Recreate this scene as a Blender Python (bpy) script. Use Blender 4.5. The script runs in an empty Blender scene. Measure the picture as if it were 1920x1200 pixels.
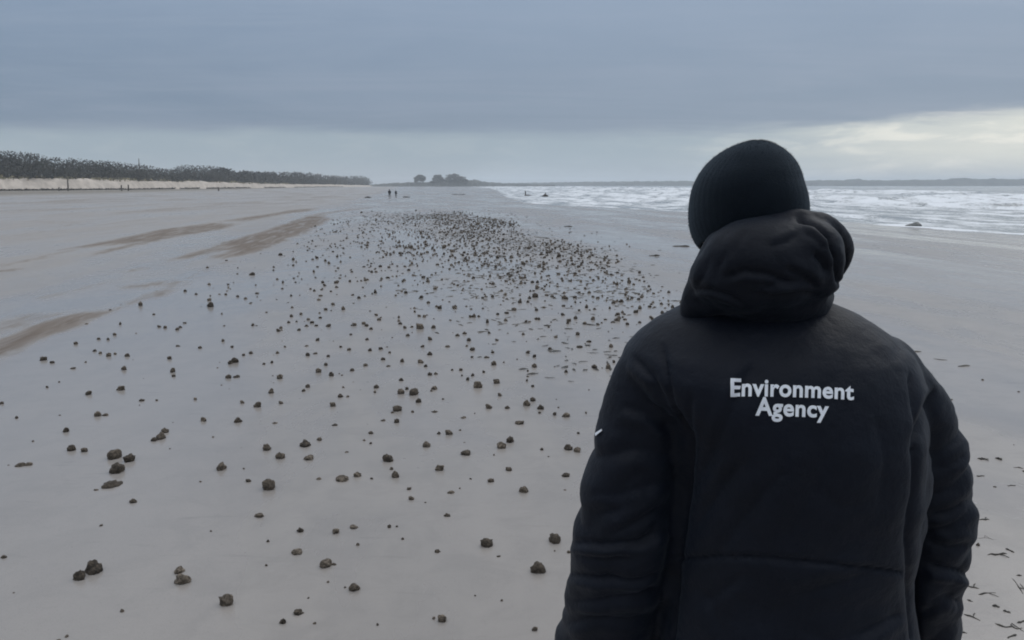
import bpy, bmesh, math, random
import numpy as np
from mathutils import Vector, Matrix
from mathutils.bvhtree import BVHTree

R = math.radians
SC = bpy.context.scene
COL = SC.collection
random.seed(7)
RNG = np.random.default_rng(11)

# ------------------------------------------------------------------ camera
CAM_H, PITCH, FPX = 1.70, R(8.99), 1600.0          # focal length in pixels of a 1920 px wide frame
cam = bpy.data.cameras.new("camera")
cam.sensor_width = 36.0
cam.lens = 36.0 * FPX / 1920.0
cam.clip_start, cam.clip_end = 0.05, 20000.0
cam_o = bpy.data.objects.new("camera", cam)
COL.objects.link(cam_o)
cam_o.location = (0, 0, CAM_H)
cam_o.rotation_euler = (R(90) - PITCH, 0, 0)
SC.camera = cam_o

# ------------------------------------------------------------------ light
SUN_AZ, SUN_EL = R(42.0), R(38.0)                   # behind the bright cloud gap, to the right of the view
world = bpy.data.worlds.new("World")
SC.world = world
world.use_nodes = True


class NT:
    """small helper to write node trees"""
    def __init__(self, tree):
        self.t = tree
        tree.nodes.clear()

    def n(self, typ, **kw):
        nd = self.t.nodes.new(typ)
        for k, v in kw.items():
            if k == "i":
                for kk, vv in v.items():
                    sock = nd.inputs[kk]
                    if isinstance(vv, bpy.types.NodeSocket):
                        self.t.links.new(vv, sock)
                    else:
                        sock.default_value = vv
            else:
                setattr(nd, k, v)
        return nd

    def math(self, op, a, b=None, c=None, clamp=False):
        nd = self.n("ShaderNodeMath", operation=op, use_clamp=clamp)
        for k, v in enumerate((a, b, c)):
            if v is None:
                continue
            if isinstance(v, bpy.types.NodeSocket):
                self.t.links.new(v, nd.inputs[k])
            else:
                nd.inputs[k].default_value = v
        return nd.outputs[0]

    def sstep(self, x, lo, hi, a=0.0, b=1.0):
        nd = self.n("ShaderNodeMapRange", interpolation_type="SMOOTHSTEP", clamp=True)
        self.t.links.new(x, nd.inputs[0])
        for k, v in enumerate((lo, hi, a, b)):
            nd.inputs[k + 1].default_value = v
        return nd.outputs[0]

    def mix(self, f, a, b, mode="MIX"):
        nd = self.n("ShaderNodeMix", data_type="RGBA", blend_type=mode)
        for idx, v in ((0, f), (6, a), (7, b)):
            if isinstance(v, bpy.types.NodeSocket):
                self.t.links.new(v, nd.inputs[idx])
            elif idx == 0:
                nd.inputs[0].default_value = v
            else:
                nd.inputs[idx].default_value = (*v, 1.0) if len(v) == 3 else v
        return nd.outputs[2]

    def noise(self, vec, scale, detail=4.0, rough=0.55, dist=0.0):
        nd = self.n("ShaderNodeTexNoise")
        self.t.links.new(vec, nd.inputs["Vector"])
        nd.inputs["Scale"].default_value = scale
        nd.inputs["Detail"].default_value = detail
        nd.inputs["Roughness"].default_value = rough
        nd.inputs["Distortion"].default_value = dist
        return nd.outputs["Fac"]

    def mapping(self, vec, scale=(1, 1, 1), rot=(0, 0, 0), loc=(0, 0, 0)):
        nd = self.n("ShaderNodeMapping")
        self.t.links.new(vec, nd.inputs["Vector"])
        nd.inputs["Scale"].default_value = scale
        nd.inputs["Rotation"].default_value = rot
        nd.inputs["Location"].default_value = loc
        return nd.outputs[0]

    def link(self, a, b):
        self.t.links.new(a, b)


def build_world():
    w = NT(world.node_tree)
    out = w.n("ShaderNodeOutputWorld")
    sky = w.n("ShaderNodeTexSky", sky_type="NISHITA", sun_disc=False)
    sky.sun_elevation, sky.sun_rotation = SUN_EL, SUN_AZ
    sky.altitude = 0.0
    d = w.n("ShaderNodeTexCoord").outputs["Generated"]
    s = w.n("ShaderNodeSeparateXYZ", i={0: d})
    x, y, z = s.outputs
    zc = w.math("MAXIMUM", z, 0.0)
    # plane of the cloud deck, seen in perspective
    zz = w.math("ADD", zc, 0.05)
    cx, cy = w.math("DIVIDE", x, zz), w.math("DIVIDE", y, zz)
    p = w.n("ShaderNodeCombineXYZ", i={0: cx, 1: cy}).outputs[0]
    n1 = w.noise(p, 0.30, 6, 0.62, 0.7)
    n2 = w.noise(w.mapping(p, (0.5, 1.6, 1), (0, 0, R(20))), 0.7, 5, 0.6, 0.5)
    # soft wisps low on the horizon
    q = w.mapping(d, (3.0, 3.0, 26.0))
    n3 = w.noise(q, 1.6, 5, 0.6, 0.3)
    # how much the direction lies toward the hidden sun
    hyp = w.math("SQRT", w.math("ADD", w.math("MULTIPLY", x, x), w.math("ADD", w.math("MULTIPLY", y, y), 1e-6)))
    dot = w.math("DIVIDE", w.math("ADD", w.math("MULTIPLY", x, math.sin(SUN_AZ)), w.math("MULTIPLY", y, math.cos(SUN_AZ))), hyp)
    ang = w.math("ARCCOSINE", dot)
    glow = w.sstep(w.math("ADD", ang, w.math("MULTIPLY", w.math("SUBTRACT", n3, 0.5), 0.35)), 0.15, 0.62, 1.0, 0.0)
    glow_w = w.sstep(ang, 0.1, 1.3, 1.0, 0.0)
    # deck: blue grey stratus, brighter overhead as an overcast sky is
    base = w.mix(w.sstep(n1, 0.3, 0.7), (0.172, 0.236, 0.330), (0.208, 0.270, 0.365))
    base = w.mix(w.sstep(n2, 0.40, 0.70, 0.0, 0.34), base, (0.27, 0.318, 0.405))
    base = w.mix(w.math("MULTIPLY", glow_w, 0.20), base, (0.38, 0.425, 0.49))
    base = w.mix(w.sstep(z, 0.18, 0.65), base, w.mix(n1, (0.29, 0.31, 0.335), (0.33, 0.345, 0.37)))
    lift = w.math("MULTIPLY_ADD", w.math("POWER", zc, 1.5), 3.3, 0.97)
    deck = w.mix(1.0, base, w.n("ShaderNodeCombineXYZ", i={0: lift, 1: lift, 2: lift}).outputs[0], "MULTIPLY")
    # open band under the deck
    band = w.mix(glow, (0.315, 0.395, 0.462), (0.76, 0.77, 0.705))
    puff = w.noise(w.mapping(d, (9.0, 9.0, 40.0)), 1.3, 5, 0.6, 0.4)
    band = w.mix(w.math("MULTIPLY", w.sstep(puff, 0.46, 0.64), w.math("MULTIPLY_ADD", glow, 0.8, 0.05)), band, (0.93, 0.91, 0.82))
    band = w.mix(w.sstep(z, 0.0, 0.035, 0.55, 0.0), band, (0.40, 0.455, 0.505))
    edge = w.math("ADD", z, w.math("MULTIPLY", w.math("SUBTRACT", n3, 0.5), 0.022))
    edge = w.math("SUBTRACT", edge, w.math("MULTIPLY", glow, 0.016))
    cover = w.sstep(edge, 0.049, 0.067)
    clouds = w.mix(cover, band, deck)
    scaled = w.mix(1.0, clouds, (10.0, 10.0, 10.0), "MULTIPLY")
    col = w.mix(0.96, sky.outputs[0], scaled)
    bg = w.n("ShaderNodeBackground", i={0: col, 1: 0.10})
    w.link(bg.outputs[0], out.inputs[0])


build_world()
sun = bpy.data.lights.new("sun", "SUN")
sun.energy, sun.angle, sun.color = 0.5, R(30), (1.0, 0.96, 0.90)
sun_o = bpy.data.objects.new("sun", sun)
COL.objects.link(sun_o)
sun_o.rotation_euler = Vector((math.sin(SUN_AZ) * math.cos(SUN_EL), math.cos(SUN_AZ) * math.cos(SUN_EL),
                               math.sin(SUN_EL))).to_track_quat("Z", "Y").to_euler()
SC.view_settings.view_transform = "Standard"
SC.view_settings.look = "None"
SC.view_settings.exposure = 0.0
SC.view_settings.gamma = 1.0
SC.render.engine = "CYCLES"
SC.cycles.use_denoising = True
SC.cycles.filter_width = 1.9
SC.cycles.max_bounces = 6
SC.cycles.volume_bounces = 1


# ------------------------------------------------------------------ helpers
def sm(x, a, b):
    t = np.clip((np.asarray(x, float) - a) / (b - a), 0, 1)
    return t * t * (3 - 2 * t)


def _hash(ix, iy, iz, seed):
    h = (ix.astype(np.int64) * 374761393 + iy.astype(np.int64) * 668265263 + iz.astype(np.int64) * 2147483647 + seed * 144665) & 0xffffffff
    h = ((h ^ (h >> 13)) * 1274126177) & 0xffffffff
    h = ((h ^ (h >> 16)) * 2246822519) & 0xffffffff
    return ((h ^ (h >> 15)) & 0xffff) / 65535.0


def vnoise(x, y, z=0.0, seed=0):
    x, y, z = np.broadcast_arrays(np.asarray(x, float), np.asarray(y, float), np.asarray(z, float))
    ix, iy, iz = np.floor(x), np.floor(y), np.floor(z)
    fx, fy, fz = x - ix, y - iy, z - iz
    fx, fy, fz = [f * f * (3 - 2 * f) for f in (fx, fy, fz)]
    r = 0
    for dx in (0, 1):
        for dy in (0, 1):
            for dz in (0, 1):
                wgt = (fx if dx else 1 - fx) * (fy if dy else 1 - fy) * (fz if dz else 1 - fz)
                r = r + wgt * _hash(ix + dx, iy + dy, iz + dz, seed)
    return r


def fbm(x, y, z=0.0, seed=0, oct=4, gain=0.5):
    r, a, t, f = 0, 1.0, 0, 1.0
    for k in range(oct):
        r = r + a * vnoise(np.asarray(x) * f, np.asarray(y) * f, np.asarray(z) * f, seed + 17 * k)
        t += a
        a *= gain
        f *= 2.03
    return r / t


CP, SP = math.cos(PITCH), math.sin(PITCH)


def ray(px, py):
    x, yv = (px - 960.0) / FPX, (600.0 - py) / FPX
    return np.array([x, CP + yv * SP, -SP + yv * CP])


def PX(px, py, Y):
    """world point on the upright plane at distance Y behind a photo pixel"""
    d = ray(px, py)
    t = Y / d[1]
    return Vector((d[0] * t, Y, CAM_H + d[2] * t))


def proj(P):
    """photo pixels of world points (n,3)"""
    x, y, z = P[:, 0], P[:, 1], P[:, 2] - CAM_H
    dep = y * CP - z * SP
    up = y * SP + z * CP
    return 960 + FPX * x / dep, 600 - FPX * up / dep


BA = R(7.2)                                        # the beach runs a little left of the view
SEA_Z = -0.62
EY = np.array([-60, 0, 41, 43.7, 48.2, 57, 67.5, 76, 90.5, 100, 112, 177, 337, 620, 1240, 5000.])
EX = np.array([29, 27, 24.3, 23.2, 22.4, 21.8, 19.5, 15.2, 10.6, 6, 3, 0, -4, -15, -61, -300.])


def beach_uv(X, Y):
    return X * math.cos(BA) + Y * math.sin(BA), -X * math.sin(BA) + Y * math.cos(BA)


def sea_edge(Y):
    return np.interp(Y, EY, EX)


# drained sandbanks, traced as closed outlines on the ground (photo pixels -> beach coordinates) with how brown each is
BANKS = [
    (1.0, [(-260, 790), (0, 670), (73, 637), (146, 611), (200, 585), (164, 585), (109, 597), (55, 615), (0, 639), (-260, 735)]),
    (0.5, [(-260, 730), (0, 636), (109, 595), (180, 584), (100, 588), (36, 586), (0, 598), (-260, 670)]),
    (0.75, [(190, 588), (240, 574), (300, 556), (330, 538), (350, 527), (325, 530), (262, 556), (215, 576)]),
    (0.65, [(222, 536), (280, 531), (330, 524), (326, 532), (277, 541), (230, 543)]),
    (0.6, [(233, 508), (272, 500), (276, 504), (236, 512)]),
    (0.9, [(313, 488), (383, 470), (437, 450), (510, 429), (569, 407), (601, 399), (622, 410), (591, 427), (547, 447), (492, 470), (419, 486), (398, 484), (440, 468), (400, 473), (350, 486)]),
    (0.8, [(109, 470), (219, 448), (310, 429), (401, 417), (448, 421), (401, 433), (328, 446), (255, 463), (175, 481), (200, 469), (260, 455), (180, 464)]),
    (0.7, [(412, 414), (474, 404), (547, 391), (601, 386), (583, 394), (529, 401), (456, 416)]),
    (0.65, [(560, 404), (640, 391), (700, 384.5), (702, 387), (640, 396), (590, 403)]),
    (0.6, [(-150, 522), (0, 506), (40, 503), (38, 508), (0, 513), (-150, 532)]),
    (0.45, [(40, 414), (120, 413), (165, 415), (160, 419), (60, 418)]),
    (0.45, [(310, 388), (420, 381), (495, 379.5), (490, 383), (400, 388)]),
    (0.55, [(0, 497), (60, 484), (130, 470), (190, 458), (150, 470), (70, 488), (0, 503)]),
    (0.5, [(330, 526), (380, 508), (430, 488), (440, 490), (390, 512), (345, 530)]),
    (0.5, [(60, 560), (130, 545), (200, 528), (205, 531), (135, 551), (66, 566)]),
    (0.4, [(780, 366), (840, 364), (880, 363), (820, 368)]),
]


def bank_coords(u, v):
    return u, 6.0 * np.log(np.maximum(v, 0.5))


def poly_sdf(x, y, P):
    """signed distance to a closed outline, positive inside"""
    best = np.full(x.shape, 1e9)
    inside = np.zeros(x.shape, bool)
    n = len(P)
    for i in range(n):
        (x0, y0), (x1, y1) = P[i], P[(i + 1) % n]
        dx, dy = x1 - x0, y1 - y0
        t = np.clip(((x - x0) * dx + (y - y0) * dy) / (dx * dx + dy * dy + 1e-12), 0, 1)
        best = np.minimum(best, np.hypot(x - x0 - t * dx, y - y0 - t * dy))
        c = ((y0 > y) != (y1 > y)) & (x < dx * (y - y0) / (dy if abs(dy) > 1e-12 else 1e-12) + x0)
        inside ^= c
    return np.where(inside, best, -best)


BANK_UV = None


def dry_mask(X, Y):
    global BANK_UV
    if BANK_UV is None:
        BANK_UV = []
        for k, pts in BANKS:
            q = []
            for px, py in pts:
                d = ray(px, py)
                t = -CAM_H / d[2]
                u0, v0 = beach_uv(d[0] * t, d[1] * t)
                q.append(tuple(float(a) for a in bank_coords(u0, v0)))
            BANK_UV.append((k, q))
    u, v = beach_uv(X, Y)
    a, b = bank_coords(u, v)
    wob = (fbm(u * 1.1, v * 0.35, 0, 3, 4) - 0.5) * 0.35
    m = np.zeros_like(u)
    near = (v > 1.5) & (v < 130) & (u > -60) & (u < 12)
    if near.any():
        aa, bb = a[near] + wob[near], b[near]
        soft = 0.16 + 0.010 * v[near]
        mm = np.zeros(aa.shape)
        for k, q in BANK_UV:
            mm = np.maximum(mm, k * sm(poly_sdf(aa, bb, q), -soft, soft * 0.9))
        m[near] = mm
    st = sm(fbm(u * 0.22, v * 0.03, 0, 21, 5), 0.50, 0.66) * (1 - sm(u, -14, -8)) * sm(v, 14, 40)
    return np.clip(np.maximum(m, 0.42 * st), 0, 1)


def ground_z(X, Y, dry=None):
    X, Y = np.asarray(X, float), np.asarray(Y, float)
    u, v = beach_uv(X, Y)
    g = -0.5 * sm(v, 25, 160) * sm(u, -70, -25)
    du = X - sea_edge(Y)
    k = sm(du, -15, 0)
    g = g * (1 - k) + SEA_Z * k - 0.015 * np.clip(du, -6, 0) * 0
    g = np.where(du > 0, SEA_Z - np.minimum(0.03 * du, 3.0), g)
    if dry is not None:
        g = g + 0.022 * dry
    return g


def ground_at(px, py):
    d = ray(px, py)
    t = -CAM_H / d[2]
    for _ in range(12):
        p = d * t
        z = float(ground_z(p[0], p[1]))
        t = (z - CAM_H) / d[2]
    p = d * t
    return Vector((p[0], p[1], float(ground_z(p[0], p[1])) + 0.022 * float(dry_mask(np.array([p[0]]), np.array([p[1]]))[0])))


def new_mat(name):
    m = bpy.data.materials.new(name)
    m.use_nodes = True
    t = NT(m.node_tree)
    out = t.n("ShaderNodeOutputMaterial")
    b = t.n("ShaderNodeBsdfPrincipled")
    t.link(b.outputs[0], out.inputs[0])
    return m, t, b, out


def mesh_obj(name, verts, faces, mat=None, parent=None, smooth=True, attrs=None):
    me = bpy.data.meshes.new(name)
    if isinstance(faces, np.ndarray) and faces.ndim == 2:
        n, k = faces.shape
        me.vertices.add(len(verts))
        me.vertices.foreach_set("co", np.asarray(verts, np.float32).ravel())
        me.loops.add(n * k)
        me.loops.foreach_set("vertex_index", faces.astype(np.int32).ravel())
        me.polygons.add(n)
        me.polygons.foreach_set("loop_start", np.arange(0, n * k, k, dtype=np.int32))
        me.polygons.foreach_set("loop_total", np.full(n, k, np.int32))
        me.update(calc_edges=True)
    else:
        me.from_pydata([tuple(v) for v in verts], [], [tuple(f) for f in faces])
        me.update()
    me.polygons.foreach_set("use_smooth", np.full(len(me.polygons), smooth))
    if attrs:
        for k, a in attrs.items():
            at = me.attributes.new(k, "FLOAT", "POINT")
            at.data.foreach_set("value", np.asarray(a, np.float32))
    if mat:
        me.materials.append(mat)
    o = bpy.data.objects.new(name, me)
    COL.objects.link(o)
    if parent:
        o.parent = parent
    return o


def tag(o, label=None, cat=None, group=None, kind=None):
    for k, v in (("label", label), ("category", cat), ("group", group), ("kind", kind)):
        if v:
            o[k] = v
    return o


def empty(name, loc):
    o = bpy.data.objects.new(name, None)
    o.empty_display_size = 0.1
    COL.objects.link(o)
    o.location = loc
    return o


def grid_faces(nr, nc):
    i = np.arange(nr - 1)[:, None] * nc + np.arange(nc - 1)[None, :]
    return np.stack([i, i + 1, i + nc + 1, i + nc], -1).reshape(-1, 4)


class Blob:
    """tapered tubes, ellipsoids and lofts gathered in one mesh, fused by a voxel remesh"""
    def __init__(self):
        self.v, self.f = [], []

    def add(self, v, f):
        o = len(self.v)
        self.v += [Vector(p) for p in v]
        self.f += [tuple(i + o for i in q) for q in f]

    def ell(self, c, r, rot=None, seg=20, ring=12):
        M = rot.to_matrix() if rot else Matrix.Identity(3)
        v = [Vector(c) + M @ Vector((0, 0, r[2]))]
        for i in range(1, ring):
            th = math.pi * i / ring
            for j in range(seg):
                ph = 2 * math.pi * j / seg
                v.append(Vector(c) + M @ Vector((r[0] * math.sin(th) * math.cos(ph), r[1] * math.sin(th) * math.sin(ph), r[2] * math.cos(th))))
        v.append(Vector(c) - M @ Vector((0, 0, r[2])))
        f = [(0, 1 + j, 1 + (j + 1) % seg) for j in range(seg)]
        for i in range(ring - 2):
            for j in range(seg):
                a, b = 1 + i * seg + j, 1 + i * seg + (j + 1) % seg
                f.append((a, a + seg, b + seg, b))
        last = len(v) - 1
        f += [(last, 1 + (ring - 2) * seg + (j + 1) % seg, 1 + (ring - 2) * seg + j) for j in range(seg)]
        self.add(v, f)

    def chain(self, pts, rad, seg=16, sub=5, depth=1.0):
        """smooth tube through pts; rad a number per point (or pair for x and y)"""
        pts = [Vector(p) for p in pts]
        P, Q = [], []
        n = len(pts)
        for i in range(n - 1):
            p0, p1, p2, p3 = pts[max(i - 1, 0)], pts[i], pts[i + 1], pts[min(i + 2, n - 1)]
            for k in range(sub):
                t = k / sub
                P.append(0.5 * ((2 * p1) + (p2 - p0) * t + (2 * p0 - 5 * p1 + 4 * p2 - p3) * t * t + (3 * p1 - p0 - 3 * p2 + p3) * t ** 3))
                Q.append(rad[i] * (1 - t) + rad[i + 1] * t)
        P.append(pts[-1])
        Q.append(rad[-1])
        # rounded ends
        def cap(p, d, r):
            return [(p + d * r * math.sin(a), r * math.cos(a)) for a in (0.5, 1.0, 1.35)]
        d0, d1 = (P[0] - P[1]).normalized(), (P[-1] - P[-2]).normalized()
        a = [(q, r) for q, r in reversed(cap(P[0], d0, Q[0]))]
        b = cap(P[-1], d1, Q[-1])
        S = a + list(zip(P, Q)) + b
        v, f = [], []
        up = Vector((0, 1, 0.01))
        for i, (p, r) in enumerate(S):
            d = (S[min(i + 1, len(S) - 1)][0] - S[max(i - 1, 0)][0]).normalized()
            if abs(d.dot(up.normalized())) > 0.95:
                up = Vector((0, 0, 1))
            e1 = d.cross(up).normalized()
            e2 = e1.cross(d).normalized()
            up = e2
            for j in range(seg):
                t = 2 * math.pi * j / seg
                v.append(p + e1 * r * math.cos(t) + e2 * r * depth * math.sin(t))
        m = len(S)
        for i in range(m - 1):
            for j in range(seg):
                a_, b_ = i * seg + j, i * seg + (j + 1) % seg
                f.append((a_, b_, b_ + seg, a_ + seg))
        f.append(tuple(reversed(range(seg))))
        f.append(tuple(range((m - 1) * seg, m * seg)))
        self.add(v, f)

    def loft(self, secs, seg=40, e=2.4):
        """stacked super-ellipses: (cx, cy, z, half width, half depth)"""
        v, f = [], []
        for cx, cy, z, a, b in secs:
            for j in range(seg):
                t = 2 * math.pi * j / seg
                c, s = math.cos(t), math.sin(t)
                v.append((cx + a * math.copysign(abs(c) ** (2 / e), c), cy + b * math.copysign(abs(s) ** (2 / e), s), z))
        for i in range(len(secs) - 1):
            for j in range(seg):
                a_, b_ = i * seg + j, i * seg + (j + 1) % seg
                f.append((a_, b_, b_ + seg, a_ + seg))
        f.append(tuple(reversed(range(seg))))
        f.append(tuple(range((len(secs) - 1) * seg, len(secs) * seg)))
        self.add(v, f)

    def fuse(self, voxel, smooth=4, origin=(0, 0, 0)):
        """-> verts (n,3) relative to origin, faces list"""
        me = bpy.data.meshes.new("tmp")
        me.from_pydata([tuple(p) for p in self.v], [], self.f)
        bm = bmesh.new()
        bm.from_mesh(me)
        bmesh.ops.recalc_face_normals(bm, faces=bm.faces)
        bm.to_mesh(me)
        bm.free()
        o = bpy.data.objects.new("tmp", me)
        COL.objects.link(o)
        m = o.modifiers.new("r", "REMESH")
        m.mode, m.voxel_size, m.use_smooth_shade = "VOXEL", voxel, True
        if smooth:
            s = o.modifiers.new("s", "SMOOTH")
            s.factor, s.iterations = 0.5, smooth
        dg = bpy.context.evaluated_depsgraph_get()
        ev = o.evaluated_get(dg)
        em = ev.to_mesh()
        V = np.empty(len(em.vertices) * 3, np.float32)
        em.vertices.foreach_get("co", V)
        N = np.empty(len(em.vertices) * 3, np.float32)
        em.vertices.foreach_get("normal", N)
        F = [tuple(p.vertices) for p in em.polygons]
        ev.to_mesh_clear()
        bpy.data.objects.remove(o)
        bpy.data.meshes.remove(me)
        return V.reshape(-1, 3).astype(float), N.reshape(-1, 3).astype(float), F


def crease(x, y, z, seed):
    """sharp little valleys between soft bulges, as in crumpled cloth"""
    n = fbm(x, y, z, seed, 2)
    return np.minimum(np.abs(n - 0.5) * 5.0, 1.0) - 0.7


def fold_disp(V, N, folds, back_only=True):
    """depth of modelled folds and seams, each a polyline drawn on the back of the garment"""
    px, py = proj(V)
    out = np.zeros(len(V))
    face = np.clip((-N[:, 1] + 0.25) / 0.5, 0, 1) if back_only else 1.0
    for pts, wd, dep, lip in folds:
        best = np.full(len(V), 1e9)
        side = np.zeros(len(V))
        tpar = np.zeros(len(V))
        L = len(pts) - 1
        for k in range(L):
            a, b = np.array(pts[k], float), np.array(pts[k + 1], float)
            ab = b - a
            l2 = ab @ ab
            t = np.clip(((px - a[0]) * ab[0] + (py - a[1]) * ab[1]) / l2, 0, 1)
            dx, dy = px - a[0] - t * ab[0], py - a[1] - t * ab[1]
            d = np.hypot(dx, dy)
            upd = d < best
            best = np.where(upd, d, best)
            side = np.where(upd, np.sign(ab[0] * dy - ab[1] * dx), side)
            tpar = np.where(upd, (k + t) / L, tpar)
        fade = sm(tpar, -0.02, 0.22) * (1 - sm(tpar, 0.78, 1.02)) if lip is not None else 1.0
        s = best * side
        f = -np.exp(-(np.abs(s) / (0.8 * wd)) ** 1.15)
        if lip:
            f = f + 0.55 * np.exp(-((s - lip * 1.7 * wd) / (1.2 * wd)) ** 2)
        out += dep * f * fade * face
    return out


# ------------------------------------------------------------------ materials
def mat_sand():
    m, t, b, out = new_mat("wet_sand")
    geo = t.n("ShaderNodeNewGeometry").outputs["Position"]
    p = t.mapping(geo, (1, 1, 1), (0, 0, -BA))
    dry = t.n("ShaderNodeAttribute", attribute_name="dry").outputs["Fac"]
    rag = t.noise(t.mapping(p, (3.0, 0.8, 1)), 1.5, 6, 0.7, 0.5)
    dry = t.math("MULTIPLY", t.sstep(t.math("ADD", dry, t.math("MULTIPLY", t.math("SUBTRACT", rag, 0.5), 1.2)), 0.18, 0.70), t.math("MULTIPLY_ADD", dry, 0.6, 0.4))
    fine = t.noise(p, 240, 3, 0.6)
    mid = t.noise(t.mapping(p, (1, 0.45, 1)), 1.1, 5, 0.6, 0.4)
    big = t.noise(t.mapping(p, (0.3, 0.06, 1)), 1.0, 4, 0.55)
    streak = t.noise(t.mapping(p, (2.2, 0.5, 1), (0, 0, R(35))), 1.6, 6, 0.65, 0.8)
    wet = t.mix(t.sstep(mid, 0.35, 0.68), (0.288, 0.262, 0.240), (0.250, 0.229, 0.212))
    wet = t.mix(t.sstep(t.noise(p, 3.2, 6, 0.7, 0.6), 0.42, 0.66, 0, 0.45), wet, (0.215, 0.198, 0.183))
    wet = t.mix(t.sstep(big, 0.4, 0.65, 0, 0.55), wet, (0.305, 0.284, 0.265))
    wet = t.mix(t.sstep(fine, 0.52, 0.80, 0, 0.55), wet, (0.14, 0.125, 0.11))
    mark = t.noise(t.mapping(geo, (1.3, 9.0, 1), (0, 0, R(4))), 1.4, 5, 0.6, 0.6)
    wet = t.mix(t.sstep(mark, 0.60, 0.74, 0, 0.30), wet, (0.155, 0.145, 0.135))
    wet = t.mix(t.sstep(t.noise(p, 60, 3, 0.7), 0.66, 0.76, 0, 0.5), wet, (0.12, 0.11, 0.10))
    run = t.noise(t.mapping(p, (4.5, 0.35, 1), (0, 0, R(-3))), 1.0, 5, 0.65, 0.4)
    dryc = t.mix(t.sstep(streak, 0.3, 0.7), (0.135, 0.108, 0.088), (0.190, 0.158, 0.132))
    dry = t.math("MULTIPLY", dry, t.sstep(run, 0.34, 0.54, 0.5, 1.0))
    upper = t.n("ShaderNodeAttribute", attribute_name="upper").outputs["Fac"]
    wet = t.mix(t.math("MULTIPLY", t.n("ShaderNodeAttribute", attribute_name="drained").outputs["Fac"], t.sstep(big, 0.3, 0.6, 0.35, 0.9)), wet, (0.300, 0.272, 0.245))
    c = t.mix(dry, wet, dryc)
    c = t.mix(upper, c, t.mix(t.sstep(streak, 0.3, 0.7), (0.17, 0.155, 0.135), (0.27, 0.245, 0.215)))
    t.link(c, b.inputs["Base Color"])
    film = t.sstep(big, 0.40, 0.60, 0.27, 0.12)
    film = t.math("ADD", film, t.sstep(mid, 0.4, 0.7, 0.06, -0.04))
    lee = t.n("ShaderNodeAttribute", attribute_name="drained").outputs["Fac"]
    film = t.math("ADD", film, t.math("MULTIPLY", lee, 0.16))
    rough = t.math("ADD", film, t.math("MULTIPLY", t.math("MAXIMUM", dry, upper), 0.5), clamp=True)
    t.link(rough, b.inputs["Roughness"])
    spec = t.math("SUBTRACT", 0.52, t.math("MULTIPLY", t.math("MAXIMUM", dry, upper), 0.42))
    t.link(spec, b.inputs["Specular IOR Level"])
    b.inputs["IOR"].default_value = 1.36
    h = t.math("ADD", t.math("MULTIPLY", fine, 0.0010), t.math("MULTIPLY", streak, 0.0028))
    h = t.math("ADD", h, t.math("MULTIPLY", t.noise(p, 26, 4, 0.6), 0.0035))
    bump = t.n("ShaderNodeBump", i={"Strength": 0.22, "Distance": 1.0, "Height": h})
    t.link(bump.outputs[0], b.inputs["Normal"])
    return m


def mat_sea():
    m, t, b, out = new_mat("sea_water")
    geo = t.n("ShaderNodeNewGeometry").outputs["Position"]
    p = t.mapping(geo, (1, 1, 1), (0, 0, -BA))
    fo = t.n("ShaderNodeAttribute", attribute_name="foam").outputs["Fac"]
    n = t.noise(t.mapping(p, (1.0, 0.35, 1)), 0.45, 7, 0.68, 0.6)
    n2 = t.noise(t.mapping(p, (1.0, 0.5, 1)), 5.0, 4, 0.6, 0.3)
    k = t.math("ADD", t.math("MULTIPLY", fo, 0.82), t.math("MULTIPLY", t.math("SUBTRACT", n, 0.5), 2.6))
    k = t.math("ADD", k, t.math("MULTIPLY", t.math("SUBTRACT", n2, 0.5), 0.9))
    k = t.sstep(k, 0.40, 0.80)
    c = t.mix(k, t.mix(n, (0.20, 0.215, 0.21), (0.36, 0.37, 0.37)), t.mix(n2, (0.62, 0.64, 0.66), (0.84, 0.86, 0.88)))
    t.link(c, b.inputs["Base Color"])
    t.link(t.math("MULTIPLY_ADD", k, 0.5, 0.22), b.inputs["Roughness"])
    b.inputs["IOR"].default_value = 1.33
    h = t.math("ADD", t.math("MULTIPLY", n2, 0.05), t.math("MULTIPLY", k, 0.06))
    bump = t.n("ShaderNodeBump", i={"Strength": 0.6, "Distance": 1.0, "Height": h})
    t.link(bump.outputs[0], b.inputs["Normal"])
    return m


def mat_noise(name, c1, c2, scale, rough=0.8, bump=0.0, bscale=None, spec=0.3, stretch=(1, 1, 1), obj=True, lo=0.35, hi=0.65):
    m, t, b, out = new_mat(name)
    v = t.n("ShaderNodeTexCoord").outputs["Object"] if obj else t.n("ShaderNodeNewGeometry").outputs["Position"]
    n = t.noise(t.mapping(v, stretch), scale, 5, 0.6, 0.2)
    t.link(t.mix(t.sstep(n, lo, hi), c1, c2), b.inputs["Base Color"])
    b.inputs["Roughness"].default_value = rough
    b.inputs["Specular IOR Level"].default_value = spec
    if bump:
        bn = t.noise(t.mapping(v, stretch), bscale or scale * 3, 4, 0.6)
        bp = t.n("ShaderNodeBump", i={"Strength": 1.0, "Distance": bump, "Height": bn})
        t.link(bp.outputs[0], b.inputs["Normal"])
    return m


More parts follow.
